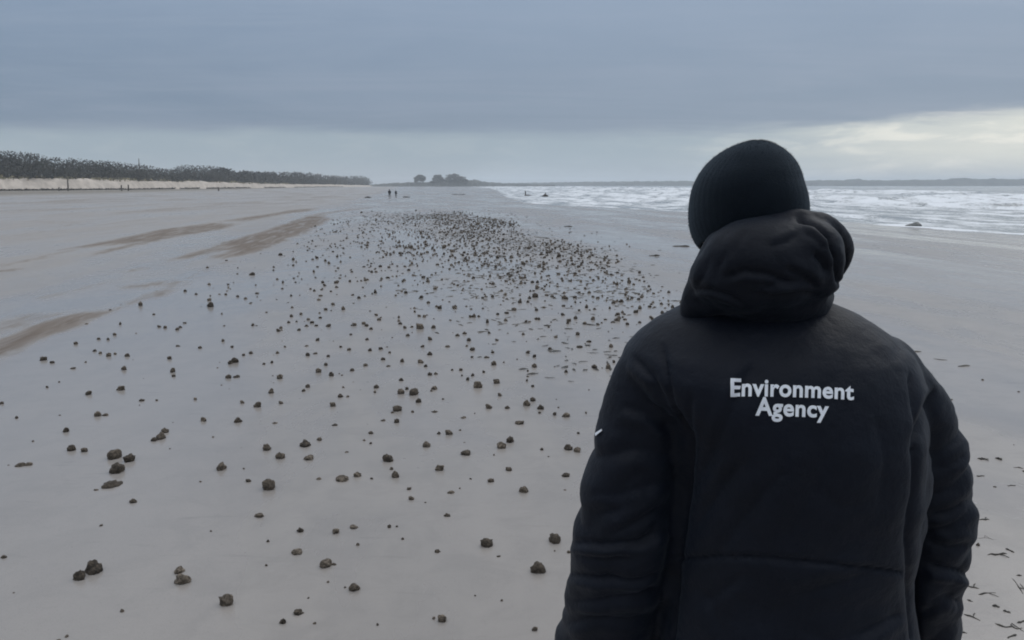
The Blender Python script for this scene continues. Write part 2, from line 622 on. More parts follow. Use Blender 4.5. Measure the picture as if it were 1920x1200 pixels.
def mat_fabric(name, c1, c2, rough=0.66, sheen=0.06, weave=900, bump=0.0006, spec=0.19):
    m, t, b, out = new_mat(name)
    v = t.n("ShaderNodeTexCoord").outputs["Object"]
    n = t.noise(v, 7, 5, 0.6)
    t.link(t.mix(t.sstep(n, 0.35, 0.7), c1, c2), b.inputs["Base Color"])
    b.inputs["Roughness"].default_value = rough
    b.inputs["Specular IOR Level"].default_value = spec
    b.inputs["Sheen Weight"].default_value = sheen
    b.inputs["Sheen Roughness"].default_value = 0.5
    b.inputs["Sheen Tint"].default_value = (0.55, 0.65, 0.8, 1)
    f = t.math("ADD", t.math("MULTIPLY", t.noise(v, weave, 2, 0.5), 0.35), t.math("MULTIPLY", t.noise(v, 55, 5, 0.65), 5.0))
    bp = t.n("ShaderNodeBump", i={"Strength": 0.8, "Distance": bump, "Height": f})
    t.link(bp.outputs[0], b.inputs["Normal"])
    return m


M_SAND, M_SEA = mat_sand(), mat_sea()
M_DUNE = mat_noise("dune_sand", (0.56, 0.49, 0.42), (0.44, 0.385, 0.33), 0.35, 0.9, 0.25, 0.8, obj=False)
M_WOOD = mat_noise("winter_woodland", (0.040, 0.042, 0.040), (0.075, 0.072, 0.058), 0.12, 0.9, obj=False)
M_MARRAM = mat_noise("marram_grass", (0.20, 0.19, 0.12), (0.36, 0.31, 0.21), 0.5, 0.9, obj=False)
M_LAND = mat_noise("far_land", (0.050, 0.055, 0.052), (0.085, 0.085, 0.075), 0.02, 0.95, obj=False)
M_BARK = mat_noise("bark", (0.05, 0.045, 0.04), (0.09, 0.08, 0.07), 3, 0.9)
def mat_lump():
    """crumbly dark clods, some browner or paler than others"""
    m, t, b, out = new_mat("dark_lump")
    v = t.n("ShaderNodeTexCoord").outputs["Object"]
    w = t.n("ShaderNodeNewGeometry")
    isl = t.math("FRACT", t.math("ADD", w.outputs["Random Per Island"], t.n("ShaderNodeObjectInfo").outputs["Random"]))
    n = t.noise(w.outputs["Position"], 70, 5, 0.65, 0.3)
    lo = t.mix(isl, (0.030, 0.025, 0.020), (0.070, 0.056, 0.042))
    hi = t.mix(t.sstep(isl, 0.35, 1.0), (0.120, 0.094, 0.070), (0.270, 0.220, 0.170))
    t.link(t.mix(t.sstep(n, 0.40, 0.72), lo, hi), b.inputs["Base Color"])
    b.inputs["Roughness"].default_value = 0.75
    b.inputs["Specular IOR Level"].default_value = 0.25
    bp = t.n("ShaderNodeBump", i={"Strength": 1.0, "Distance": 0.006, "Height": t.noise(w.outputs["Position"], 160, 4, 0.65)})
    t.link(bp.outputs[0], b.inputs["Normal"])
    return m


M_LUMP = mat_lump()
M_TWIG = mat_noise("weed_strand", (0.022, 0.020, 0.016), (0.055, 0.046, 0.034), 30, 0.6, 0.003, 120, 0.35)
M_HUMP = mat_noise("hump_grey", (0.09, 0.095, 0.09), (0.16, 0.16, 0.155), 6, 0.5, 0.02, 12)  # mottled dark grey for the hump in the surf
M_TIMBER = mat_noise("weathered_timber", (0.05, 0.042, 0.036), (0.10, 0.085, 0.07), 5, 0.85)
M_JACKET = mat_fabric("jacket_cloth", (0.0020, 0.0036, 0.0085), (0.0033, 0.0054, 0.0118), rough=0.58, spec=0.19)
M_HOOD = mat_fabric("hood_cloth", (0.0020, 0.0034, 0.0075), (0.0032, 0.0050, 0.0105), rough=0.60, spec=0.17)
M_TROUSER = mat_fabric("trouser_cloth", (0.012, 0.013, 0.016), (0.018, 0.019, 0.023))
M_BOOT = mat_noise("rubber_boot", (0.012, 0.012, 0.012), (0.02, 0.02, 0.02), 8, 0.45)
M_PRINT = mat_noise("white_print", (0.80, 0.82, 0.85), (0.70, 0.72, 0.76), 60, 0.7)
M_SKIN = mat_noise("skin", (0.42, 0.25, 0.19), (0.48, 0.30, 0.23), 25, 0.5)
M_EYE = mat_noise("eye", (0.6, 0.6, 0.58), (0.7, 0.7, 0.68), 20, 0.2)
M_FAR = mat_noise("dark_clothing", (0.012, 0.013, 0.016), (0.02, 0.02, 0.024), 5, 0.8)


def mat_knit():
    m, t, b, out = new_mat("beanie_knit")
    v = t.n("ShaderNodeTexCoord").outputs["Object"]
    n = t.noise(v, 18, 4, 0.6)
    t.link(t.mix(t.sstep(n, 0.35, 0.7), (0.0028, 0.0052, 0.0086), (0.0048, 0.0080, 0.0124)), b.inputs["Base Color"])
    b.inputs["Roughness"].default_value = 0.95
    b.inputs["Specular IOR Level"].default_value = 0.12
    b.inputs["Sheen Weight"].default_value = 0.18
    b.inputs["Sheen Tint"].default_value = (0.5, 0.65, 0.8, 1)
    f = t.noise(t.mapping(v, (1, 1, 0.8)), 620, 2, 0.5)
    rib = t.n("ShaderNodeAttribute", attribute_name="rib").outputs["Fac"]
    h = t.math("ADD", t.math("MULTIPLY", f, 1.0), t.math("MULTIPLY", rib, 0.28))
    bp = t.n("ShaderNodeBump", i={"Strength": 1.0, "Distance": 0.0012, "Height": h})
    t.link(bp.outputs[0], b.inputs["Normal"])
    return m


M_KNIT = mat_knit()


# ------------------------------------------------------------------ the setting
def build_beach():
    ys = np.concatenate([np.array([-60., -30, -15, -8, -4, -2, 0, 1]), np.geomspace(2.0, 5200, 600)])
    s = np.linspace(-1, 1, 720)
    s = np.sign(s) * np.abs(s) ** 1.5 * 2.6
    Y = np.repeat(ys[:, None], len(s), 1)
    X = s[None, :] * (np.abs(ys)[:, None] * 0.75 + 9)
    D = dry_mask(X, Y)
    Z = ground_z(X, Y, D)
    u, v = beach_uv(X, Y)
    Z = Z + 0.012 * (fbm(u * 0.55, v * 0.25, 0, 41, 3) - 0.5)
    # the upper beach toward the dune foot stays drier
    dist = np.hypot(X, Y)
    up = sm(-u, 52, 78) * (0.35 + 0.65 * sm(fbm(u * 0.05, v * 0.01, 0, 51), 0.3, 0.55))
    V = np.stack([X, Y, Z], -1).reshape(-1, 3)
    o = mesh_obj("beach", V, grid_faces(len(ys), len(s)), M_SAND, attrs={"dry": D.ravel(), "upper": up.ravel(), "drained": (1 - sm(u, -9, -3.5)).ravel()})
    tag(o, kind="structure")
    return o


def build_sea():
    ys = np.concatenate([np.array([-60., -30, -10, 5, 15]), np.geomspace(22, 5200, 330)])
    nc = 300
    w = np.linspace(0, 1, nc)
    X = np.empty((len(ys), nc))
    for i, y in enumerate(ys):
        span = min(2.6 * max(y, 30) + 120, 9500.0)
        du = -1.5 + span * (0.25 * w + 0.75 * w ** 3)
        X[i] = sea_edge(y) + du
    Y = np.repeat(ys[:, None], nc, 1)
    du = X - sea_edge(ys)[:, None]
    Z = np.full_like(X, SEA_Z)
    wig = (fbm(Y * 0.045, du * 0.03, 0, 61, 3) - 0.5) * 11
    foam = np.zeros_like(X)
    for k, (d0, a, wd) in enumerate(((7, 0.13, 1.3), (15, 0.22, 1.7), (25, 0.34, 2.2), (38, 0.42, 2.8), (54, 0.46, 3.2), (75, 0.5, 4), (100, 0.5, 5), (132, 0.5, 6))):
        pres = sm(fbm(Y * 0.03, 0.0, 0, 71 + k, 3), 0.30, 0.55)
        x = du + wig * (0.4 + 0.03 * d0) - d0
        prof = np.where(x < 0, np.exp(-(x / (0.55 * wd)) ** 2), np.exp(-(x / (1.6 * wd)) ** 2))
        Z += 1.25 * a * prof * pres * (0.7 + 0.6 * fbm(Y * 0.25, 0, 0, 81 + k, 2))
        foam = np.maximum(foam, pres * (np.exp(-(np.clip(-x - 0.2, 0, None) / (3.5 * wd)) ** 2) * (x < 0.3 * wd)))
        foam = np.maximum(foam, pres * 0.8 * np.exp(-((x) / (1.2 * wd)) ** 2))
    foam = np.maximum(foam, 0.66 * (1 - sm(du, 70, 260)))
    foam = np.maximum(foam, 0.34 + 0.16 * sm(fbm(X * 0.02, Y * 0.01, 0, 93), 0.45, 0.7))
    foam = np.maximum(foam, np.exp(-((du - 0.2) / 0.9) ** 2) * (0.35 + 0.9 * fbm(Y * 0.3, 0, 0, 99, 3)))
    Z += 0.10 * (fbm(X * 0.5, Y * 0.25, 0, 91, 3) - 0.5) * sm(du, 1, 8)
    Z += 0.03 * (fbm(X * 0.4, Y * 0.3, 0, 95, 3) - 0.35)
    V = np.stack([X, Y, Z], -1).reshape(-1, 3)
    o = mesh_obj("sea", V, grid_faces(len(ys), nc), M_SEA, attrs={"foam": foam.ravel()})
    tag(o, kind="structure")


# dune line: photo column, distance of its foot, photo height of the wood's skyline
DUNE = np.array([(-700, 205, 284), (-300, 228, 284), (0, 258, 282), (40, 266, 284), (80, 274, 290), (110, 282, 297), (140, 290, 297), (170, 298, 300), (215, 312, 302),
                 (245, 322, 307), (270, 335, 308), (300, 352, 316), (335, 374, 317), (345, 380, 309), (400, 415, 311), (440, 448, 319), (480, 488, 322),
                 (560, 600, 322), (600, 690, 326), (640, 810, 330), (680, 1000, 329), (690, 1080, 334), (698, 1150, 344)], float)


def dune_xy(px):
    Y = np.interp(px, DUNE[:, 0], DUNE[:, 1])
    return (px - 960) / 1620.0 * Y, Y


def dune_height(px):
    return np.interp(px, [-700, 0, 150, 260, 420, 520, 640, 698], [3.9, 3.8, 3.8, 3.5, 3.1, 2.6, 2.1, 1.6])


def build_dunes():
    px = np.linspace(-700, 700, 420)
    X, Y = dune_xy(np.minimum(px, 698))
    n = np.array([-0.55, 0.83])                     # inland
    prof = [(-4, -0.6), (0, 0.0), (2, 0.25), (4, 0.75), (6, 1.0), (9, 1.12), (14, 1.05), (25, 1.2), (60, 1.3), (140, 1.2), (150, -0.5)]
    H = dune_height(px)
    V = []
    for k, (d, h) in enumerate(prof):
        jit = (fbm(px * 0.05, k * 0.4, 0, 5) - 0.5) * 3.0 * (0 < k < 8)
        xx, yy = X + n[0] * (d + jit), Y + n[1] * (d + jit)
        z0 = ground_z(X, Y)
        z = z0 + h * H * (0.82 + 0.45 * (fbm(px * 0.06, k * 0.35, 0, 15) - 0.3) * (h > 0.5))
        V.append(np.stack([xx, yy, z], -1))
    V = np.array(V)
    o = mesh_obj("dunes", V.reshape(-1, 3), grid_faces(len(prof), len(px)), M_DUNE)
    tag(o, kind="structure")
    return n


def cards(C, S, rng, flat=0.0):
    """leaf-clump faces: one irregular quad round each centre"""
    n = len(C)
    a = rng.normal(size=(n, 3))
    a /= np.linalg.norm(a, axis=1)[:, None]
    b = rng.normal(size=(n, 3))
    b -= (b * a).sum(1)[:, None] * a
    b /= np.linalg.norm(b, axis=1)[:, None]
    S = np.asarray(S)[:, None]
    k = rng.uniform(0.5, 1.2, (n, 4, 1))
    q = np.stack([C + a * S * k[:, 0], C + b * S * k[:, 1], C - a * S * k[:, 2], C - b * S * k[:, 3]], 1)
    return q.reshape(-1, 3), np.arange(4 * n).reshape(-1, 4)


def build_woodland(nv):
    cs, ss = [], []
    cur = -640.0
    while cur < 760:
        X, Y = dune_xy(min(cur, 697))
        step = RNG.uniform(1.7, 2.9) / Y * 1620       # a tree every couple of metres along each of several rows
        for row in range(7):
            p = cur + RNG.uniform(-1, 1) * step * 2
            X, Y = dune_xy(min(p, 697))
            d = 10 + row * 5.5 + RNG.uniform(-3, 3)
            sh = max(0.0, p - 697) / 1620.0 * Y
            bx, by = X + nv[0] * d + sh, Y + nv[1] * d
            if 960 + 1620 * bx / by > 689:
                continue
            top_py = np.interp(960 + 1620 * bx / by, DUNE[:, 0], DUNE[:, 2])
            topz = CAM_H + (347.0 - top_py) / 1620.0 * by
            base = float(ground_z(X, Y)) + dune_height(p) * 1.0 - 0.3
            frac = (0.34 + 0.15 * row) * (0.88 + 0.2 * RNG.random()) if row < 4 else RNG.uniform(0.98, 1.02)
            h = max((topz - base) * frac, 1.2)
            r = RNG.uniform(2.8, 5.0) if row < 4 else RNG.uniform(4.5, 7.5)
            m = int((105 if Y < 450 else 70) * (0.6 + h / 9))
            if Y > 600:
                m = int(m * 0.6)
            q = RNG.normal(size=(m, 3))
            q /= np.linalg.norm(q, axis=1)[:, None]
            q *= (RNG.random(m) ** 0.4)[:, None]
            c = np.array([bx, by, base + h * 0.48]) + q * np.array([r, r, h * 0.52])
            cs.append(c)
            ss.append(RNG.uniform(0.22, 0.42, m) * (1.0 if Y < 450 else 1.9))
        cur += step
    C, S = np.concatenate(cs), np.concatenate(ss)
    v, f = cards(C, S, RNG)
    o = mesh_obj("woodland", v, f, M_WOOD, smooth=False)
    tag(o, "dark wood massed along the dune tops at left", "woodland", kind="stuff")
    # marram and scrub ragged along the dune crest
    px = RNG.uniform(-640, 560, 5200)
    X, Y = dune_xy(px)
    d = np.clip(RNG.normal(8.5, 2.0, len(px)), 5, 13)
    z = ground_z(X, Y) + dune_height(px) * np.interp(d, [5, 6, 9, 14], [0.9, 1.0, 1.1, 1.05]) + RNG.uniform(-0.1, 0.5, len(px))
    keep = fbm(px * 0.06, d * 0.2, 0, 25) > 0.5
    C = np.stack([X + nv[0] * d, Y + nv[1] * d, z], -1)[keep]
    v, f = cards(C, RNG.uniform(0.2, 0.5, len(C)), RNG)
    o = mesh_obj("marram_grass", v, f, M_MARRAM, smooth=False)
    tag(o, "pale rough grass along the crest of the sand dunes", "grass", kind="stuff")
    # dark tide wrack along the dune foot, with a gap
    px = RNG.uniform(-640, 640, 9000)
    px = px[(np.abs(px - 540) > 9) & (fbm(px * 0.045, 0, 0, 29) > 0.28)]
    X, Y = dune_xy(px)
    d = RNG.normal(-3.2, 1.6, len(px))
    C = np.stack([X + nv[0] * d, Y + nv[1] * d, ground_z(X + nv[0] * d, Y + nv[1] * d) + RNG.uniform(0.0, 0.34, len(px)) ** 1.0 * (0.4 + 1.2 * fbm(px * 0.4, 0, 0, 35)) * np.interp(px, [-640, 300, 640], [1, 1.1, 1.6])], -1)
    v, f = cards(C, RNG.uniform(0.15, 0.42, len(C)), RNG)
    o = mesh_obj("tide_wrack", v, f, M_TWIG, smooth=False)
    tag(o, "dark line of tide wrack along the foot of the dunes", "seaweed", kind="stuff")


def ridge(name, pts, D, base, mat, seed, thick=90.0, rough=0.22, n=500):
    px = np.linspace(pts[0][0], pts[-1][0], n)
    top = CAM_H + (347.0 - np.interp(px, [p[0] for p in pts], [p[1] for p in pts])) / 1620.0 * D
    X = (px - 960) / 1620.0 * D
    V = []
    for k, (d, h) in enumerate(((-thick * 0.5, 0), (-thick * 0.35, 0.5), (-thick * 0.2, 0.8), (0, 1.0), (thick * 0.3, 0.9), (thick, 0))):
        z = base + (top - base) * h * (1 + rough * (fbm(px * 0.30, k * 1.3, 0, seed, 5, 0.7) - 0.5) * (h > 0.3) * 2)
        V.append(np.stack([X, np.full(n, D + d) + (fbm(px * 0.2, k, 0, seed + 3) - 0.5) * thick * 0.15, z], -1))
    return mesh_obj(name, np.array(V).reshape(-1, 3), grid_faces(6, n), mat)


def build_far():
    o = ridge("headland", [(690, 346.5), (720, 344.5), (770, 342), (800, 341.5), (832, 339), (860, 337), (895, 338.5), (925, 342.5), (1000, 345), (1040, 346.6)], 1300.0, SEA_Z - 1, M_LAND, 3, thick=70, rough=0.3)
    tag(o, kind="structure")
    o = ridge("far_shore", [(860, 345.5), (930, 344), (1000, 343), (1060, 341.5), (1130, 341), (1220, 340), (1330, 339.5), (1500, 338.5), (1590, 338.5), (1605, 335.5), (1618, 338.5), (1690, 338), (1795, 337.5), (1806, 333),
                            (1812, 336.5), (1860, 336), (1920, 336.5), (2300, 336), (2900, 338)], 2000.0, SEA_Z - 2, M_LAND, 9, thick=160, rough=0.22, n=1200)
    tag(o, kind="structure")


def build_tree(label, px, w, top, lean, D=1290.0):
    base = PX(px, 344.5, D)
    topz = PX(px, top, D).z
    h = topz - base.z
    wm = w / 1620.0 * D
    root = empty("tree", base)
    tag(root, label, "tree", "trees on the far headland")
    b = Blob()
    b.chain([(0, 0, -1), (0.1 * lean, 0, h * 0.3), (0.3 * lean, 0, h * 0.6)], [0.5, 0.4, 0.22], seg=8, sub=2)
    for k in range(5):
        a = k * 1.3
        b.chain([(0.15 * lean, 0, h * (0.3 + 0.06 * k)), (math.cos(a) * wm * 0.18, math.sin(a) * wm * 0.18, h * (0.52 + 0.05 * k)), (math.cos(a) * wm * 0.3, math.sin(a) * wm * 0.3, h * (0.65 + 0.05 * k))], [0.22, 0.16, 0.08], seg=6, sub=2)
    mesh_obj("trunk", b.v, b.f, M_BARK, root)
    rng = np.random.default_rng(int(px))
    cs = []
    for k in range(26):
        cx = rng.uniform(-0.5, 0.5) * wm * 0.75
        prof = 1 - (abs(cx + lean * wm * 0.12) / (wm * 0.46)) ** 2
        cz = h * (0.12 + 0.74 * prof * rng.uniform(0.15, 1.0))
        q = rng.normal(size=(230, 3))
        q /= np.linalg.norm(q, axis=1)[:, None]
        q *= (rng.random(230) ** 0.55)[:, None]
        kx, kz = rng.uniform(0.08, 0.22), rng.uniform(0.08, 0.20)
        cs.append(np.array([cx, rng.uniform(-0.3, 0.3) * wm, cz]) + q * np.array([wm * kx, wm * 0.17, h * kz]))
    C = np.concatenate(cs)
    v, f = cards(C, rng.uniform(0.45, 1.0, len(C)), rng)
    mesh_obj("crown", v, f, M_WOOD, root, smooth=False)


def build_post(px, y_top, y_bot, w_m, label, mat=M_TIMBER, D=None, group=None, name="post"):
    if D is None:
        base = ground_at(px, y_bot)
    else:
        base = PX(px, y_bot, D)
    top = PX(px, y_top, base.y)
    h = top.z - base.z
    b = Blob()
    sec = []
    for z, k in ((-0.4, 1.1), (0.0, 1.08), (h * 0.5, 1.0), (h * 0.93, 0.95), (h, 0.7)):
        sec.append((0.02 * z, 0, z, w_m * 0.5 * k, w_m * 0.5 * k))
    b.loft(sec, 12, 2.6)
    o = mesh_obj(name, b.v, b.f, mat)
    o.location = base
    tag(o, label, "post" if name == "post" else "pole", group)


build_beach()
build_sea()
NV = build_dunes()
build_woodland(NV)
build_far()
build_tree("narrow rounded tree on the far headland, leftmost of three", 788, 27, 325.5, 0.0)
build_tree("upright tree on the far headland, middle of three", 821, 25, 326.0, -0.2)
build_tree("broad spreading tree on the far headland, rightmost, sloping down to the right", 858, 54, 325.0, 0.9)
build_post(128, 336, 358, 0.34, "tall dark post standing against the pale dune face")
build_post(111, 351, 358, 0.4, "short dark post just left of the tall post below the dunes")
build_post(228, 347, 358, 0.35, "thin dark post below the dunes, left one of a close pair")
build_post(241, 346, 358, 0.35, "thin dark post below the dunes, right one of a close pair")
build_post(410, 351, 358, 0.4, "lone short post below the dunes beneath the highest wood crest")
build_post(262, 297, 336, 0.28, "slender pole rising above the dark wood on the dunes", D=345.0, name="pole")


# ------------------------------------------------------------------ the person
PY = 1.50
ROOT = empty("person", (PX(1455, 900, PY).x, PY, float(ground_z(0.45, PY))))
tag(ROOT, "person in black padded jacket with lettering, hood and black beanie, seen from behind", "person")
RL = np.array(ROOT.location)


def part(name, V, F, mat, parent=ROOT, **kw):
    org = RL if parent is ROOT or parent.parent is ROOT else RL
    o = mesh_obj(name, np.asarray(V) - org, F, mat, None, **kw)
    o.parent = parent
    return o


def zx(py, Y=PY):
    return PX(960, py, Y).z


def build_body():
    b = Blob()
    hd = PX(1405, 372, PY + 0.02)                   # head centre
    yaw = R(24)                                     # looks a little to the left
    fwd = Vector((-math.sin(yaw), math.cos(yaw), -0.08)).normalized()
    rt = Vector((math.cos(yaw), math.sin(yaw), 0))
    up = Vector((0, 0, 1))

    def H(f, r, u):
        return hd + fwd * f + rt * r + up * u
    rot = Matrix.Rotation(yaw, 3, "Z").to_quaternion()
    b.ell(H(0, 0, 0.0), (0.078, 0.096, 0.092), rot)
    b.ell(H(0.022, 0, -0.065), (0.062, 0.078, 0.075), rot)          # face and jaw
    b.ell(H(0.070, 0, -0.118), (0.030, 0.026, 0.022), rot)          # chin
    b.chain([H(0.090, 0, -0.005), H(0.106, 0, -0.035), H(0.114, 0, -0.048)], [0.008, 0.010, 0.013], 10, 3)   # nose
    b.chain([H(0.092, -0.045, 0.012), H(0.099, 0, 0.016), H(0.092, 0.045, 0.012)], [0.009, 0.010, 0.009], 10, 3)   # brow
    b.chain([H(0.090, -0.022, -0.083), H(0.099, 0, -0.081), H(0.090, 0.022, -0.083)], [0.006, 0.008, 0.006], 10, 3)  # lips
    b.chain([H(0.087, -0.018, -0.094), H(0.095, 0, -0.095), H(0.087, 0.018, -0.094)], [0.006, 0.008, 0.006], 10, 3)
    for s in (-1, 1):
        b.ell(H(-0.005, 0.080 * s, -0.040), (0.010, 0.018, 0.032), rot)   # ears
    nk = PX(1425, 560, PY + 0.01)
    b.chain([H(-0.02, 0, -0.06), nk], [0.056, 0.062], 16, 4)
    # trunk inside the clothes
    cx = PX(1478, 800, PY).x
    b.loft([(nk.x, PY, nk.z - 0.02, 0.06, 0.06), (nk.x + 0.01, PY, nk.z - 0.06, 0.13, 0.09), (cx - 0.02, PY, nk.z - 0.16, 0.17, 0.11), (cx, PY, 1.15, 0.15, 0.10),
            (cx, PY, 1.0, 0.155, 0.10), (cx, PY, 0.86, 0.16, 0.11)])
    for s, (sh, el, wr) in LIMBS.items():
        b.chain([sh, el, wr], [0.055, 0.042, 0.030], 12, 5)
        hand(b, wr, el, s)
        hip = Vector((cx + s * 0.085, PY, 0.86))
        b.chain([hip, Vector((cx + s * 0.105, PY + 0.01, 0.48)), Vector((cx + s * 0.115, PY - 0.01, 0.09))], [0.082, 0.058, 0.042], 14, 5)
    V, N, F = b.fuse(0.0055, 2)
    body = part("body", V, F, M_SKIN)
    for s in (-1, 1):
        e = Blob()
        e.ell(H(0.083, 0.031 * s, -0.008), (0.011, 0.011, 0.011), seg=12, ring=8)
        part("eye", e.v, e.f, M_EYE, body)
    return hd


def hand(b, wr, el, s):
    d = (wr - el).normalized()
    out = Vector((s, 0, 0))
    fw = Vector((0, 1, 0))
    palm = wr + d * 0.055
    b.chain([wr, wr + d * 0.03, palm + d * 0.025], [0.026, 0.030, 0.033], 12, 3, 0.9)
    for k, (o, L) in enumerate(((0.030, 0.070), (0.011, 0.080), (-0.009, 0.074), (-0.028, 0.058))):
        r0 = palm + fw * o + d * 0.03
        k1 = r0 + d * L * 0.45 - out * 0.004
        k2 = k1 + d * L * 0.32 - out * 0.016
        k3 = k2 + d * L * 0.18 - out * 0.020
        b.chain([r0, k1, k2, k3], [0.0095, 0.009, 0.008, 0.007], 10, 2)
    t0 = wr + d * 0.03 + fw * 0.022
    b.chain([t0, t0 + fw * 0.028 + d * 0.022, t0 + fw * 0.036 + d * 0.052 - out * 0.008], [0.013, 0.011, 0.009], 10, 2)


def arm_pts(rows):
    """rows: photo row, left and right edge of the sleeve, distance -> centres and radii"""
    pts, rad = [], []
    for py, l, r, Y in rows:
        a, c = PX(l, py, Y), PX(r, py, Y)
        pts.append((a + c) / 2)
        rad.append((c.x - a.x) / 2)
    return pts, rad


AL = arm_pts([(690, 1160, 1300, 1.50), (735, 1140, 1292, 1.50), (800, 1121, 1280, 1.50), (900, 1096, 1268, 1.50), (990, 1079, 1262, 1.51), (1045, 1074, 1254, 1.52),
              (1110, 1060, 1240, 1.55), (1200, 1043, 1222, 1.60), (1300, 1030, 1185, 1.66), (1385, 1030, 1160, 1.71)])
AR = arm_pts([(690, 1590, 1722, 1.50), (735, 1612, 1752, 1.515), (800, 1640, 1790, 1.54), (870, 1655, 1812, 1.55), (950, 1662, 1821, 1.56), (1030, 1662, 1819, 1.57),
              (1100, 1654, 1803, 1.59), (1200, 1648, 1794, 1.63), (1300, 1650, 1785, 1.69), (1375, 1655, 1770, 1.74)])
LIMBS = {-1: (AL[0][1], AL[0][5], AL[0][9]), 1: (AR[0][1], AR[0][5], AR[0][9])}

FOLDS = [
    # left armhole seam and the creases running into it
    ([(1240, 640), (1249, 690), (1258, 750), (1282, 830)], 6, 0.010, 0),
    ([(1180, 660), (1222, 712), (1262, 790)], 9, 0.009, 1),
    ([(1160, 760), (1215, 778), (1268, 815)], 10, 0.008, 1),
    ([(1205, 745), (1240, 772), (1268, 812)], 7, 0.005, -1),
    ([(1150, 840), (1210, 845), (1275, 860)], 14, 0.004, 1),
    # sleeve against the trunk
    ([(1266, 790), (1288, 830), (1284, 900), (1274, 980), (1262, 1060), (1250, 1200)], 12, 0.020, None),
    # left elbow
    ([(1066, 1014), (1120, 1022), (1200, 1020), (1262, 990)], 8, 0.011, 1),
    ([(1130, 1010), (1190, 985), (1262, 945)], 11, 0.008, -1),
    ([(1050, 1072), (1120, 1088), (1200, 1090), (1250, 1070)], 8, 0.011, 1),
    ([(1100, 925), (1160, 930), (1215, 915), (1270, 900)], 10, 0.005, 1),
    ([(1070, 1040), (1130, 1052), (1190, 1050)], 8, 0.006, -1),
    ([(1050, 1125), (1120, 1130), (1200, 1120), (1245, 1100)], 11, 0.009, 1),
    ([(1040, 1175), (1110, 1160), (1180, 1165), (1235, 1150)], 10, 0.007, 1),
    # back
    ([(1428, 668), (1402, 702), (1372, 762), (1335, 850), (1296, 935)], 11, 0.006, 1),
    ([(1297, 730), (1292, 800), (1294, 880)], 8, 0.006, -1),
    ([(1402, 855), (1345, 925), (1288, 1010)], 14, 0.007, 1),
    ([(1470, 880), (1400, 965), (1330, 1060)], 18, 0.006, 1),
    ([(1560, 830), (1520, 930), (1450, 1050)], 24, 0.004, 1),
    ([(1640, 760), (1660, 860), (1650, 960)], 20, 0.004, -1),
    ([(1264, 1048), (1400, 1044), (1550, 1058), (1692, 1075)], 4, 0.010, None),
    ([(1660, 1068), (1560, 1100), (1440, 1130)], 16, 0.004, 1),
    ([(1600, 1200), (1650, 1175), (1702, 1145)], 10, 0.007, 1),
    ([(1290, 1150), (1350, 1110), (1400, 1075)], 12, 0.005, 1),
    ([(1290, 1090), (1330, 1130), (1360, 1200)], 14, 0.004, 1),
    # right armhole and sleeve
    ([(1708, 690), (1712, 730), (1716, 790), (1716, 860)], 7, 0.010, 0),
    ([(1756, 722), (1738, 768), (1716, 832)], 9, 0.010, 1),
    ([(1718, 845), (1716, 930), (1706, 1000), (1708, 1100), (1716, 1200)], 8, 0.012, None),
    ([(1740, 880), (1775, 875), (1815, 850)], 12, 0.005, 1),
    ([(1740, 965), (1780, 960), (1835, 930)], 11, 0.009, 1),
    ([(1732, 1012), (1775, 1026), (1832, 1020)], 10, 0.008, -1),
    ([(1736, 1060), (1780, 1070), (1840, 1085)], 9, 0.013, 1),
    ([(1736, 1130), (1770, 1120), (1815, 1135)], 10, 0.007, 1),
]


def build_jacket():
    b = Blob()
    secs = []
    for py, l, r, dep, dy in ((560, 1310, 1545, 0.080, 0.02), (580, 1268, 1592, 0.100, 0.012), (600, 1228, 1630, 0.122, 0.006), (625, 1196, 1668, 0.142, 0.002), (655, 1170, 1700, 0.162, -0.002), (690, 1165, 1716, 0.178, -0.004), (735, 1200, 1718, 0.188, -0.006),
                              (800, 1250, 1722, 0.192, -0.008), (900, 1262, 1722, 0.188, -0.006), (1000, 1256, 1712, 0.182, 0.0), (1060, 1250, 1700, 0.176, 0.003), (1120, 1245, 1704, 0.180, 0.003), (1200, 1238, 1716, 0.190, 0.0),
                              (1280, 1232, 1724, 0.192, 0.0), (1345, 1232, 1726, 0.188, 0.0)):
        a, c = PX(l, py, PY), PX(r, py, PY)
        secs.append(((a.x + c.x) / 2, PY + dy, a.z, (c.x - a.x) / 2, dep))
    secs.reverse()
    b.loft(secs, 56, 2.2)
    b.chain(AL[0], AL[1], 26, 5, 0.95)
    b.chain(AR[0], AR[1], 26, 5, 1.0)
    V, N, F = b.fuse(0.0058, 10)
    d = fold_disp(V, N, FOLDS)
    # loose padding: soft uneven bulges, stronger on the sleeves and the front
    px, py = proj(V)
    sl = np.clip((1 - sm(px, 1225, 1275)) + sm(px, 1716, 1745), 0, 1) * (1 - sm(V[:, 2], 1.25, 1.42))
    x, y, z = V[:, 0], V[:, 1], V[:, 2]
    soft = fbm(x * 9, y * 9, z * 7, 3, 3) - 0.5
    rump = fbm((x + z * 0.5) * 16, y * 12, (z - x * 0.4) * 30, 13, 3) - 0.5
    fine = fbm(x * 55, y * 55, z * 70, 23, 3) - 0.5
    low = 1 - sm(z, 1.05, 1.35)
    d = d + soft * 0.007 + rump * (0.0015 + 0.004 * sl * (0.35 + 0.65 * low)) + fine * 0.0014 + crease((x + 0.6 * z) * 7, y * 6, (z - 0.5 * x) * 11, 43) * (0.0025 + 0.007 * sl)
    V = V + N * d[:, None]
    j = part("jacket", V, F, M_JACKET)
    bvh = BVHTree.FromPolygons([Vector(p) for p in V], F)
    return j, bvh


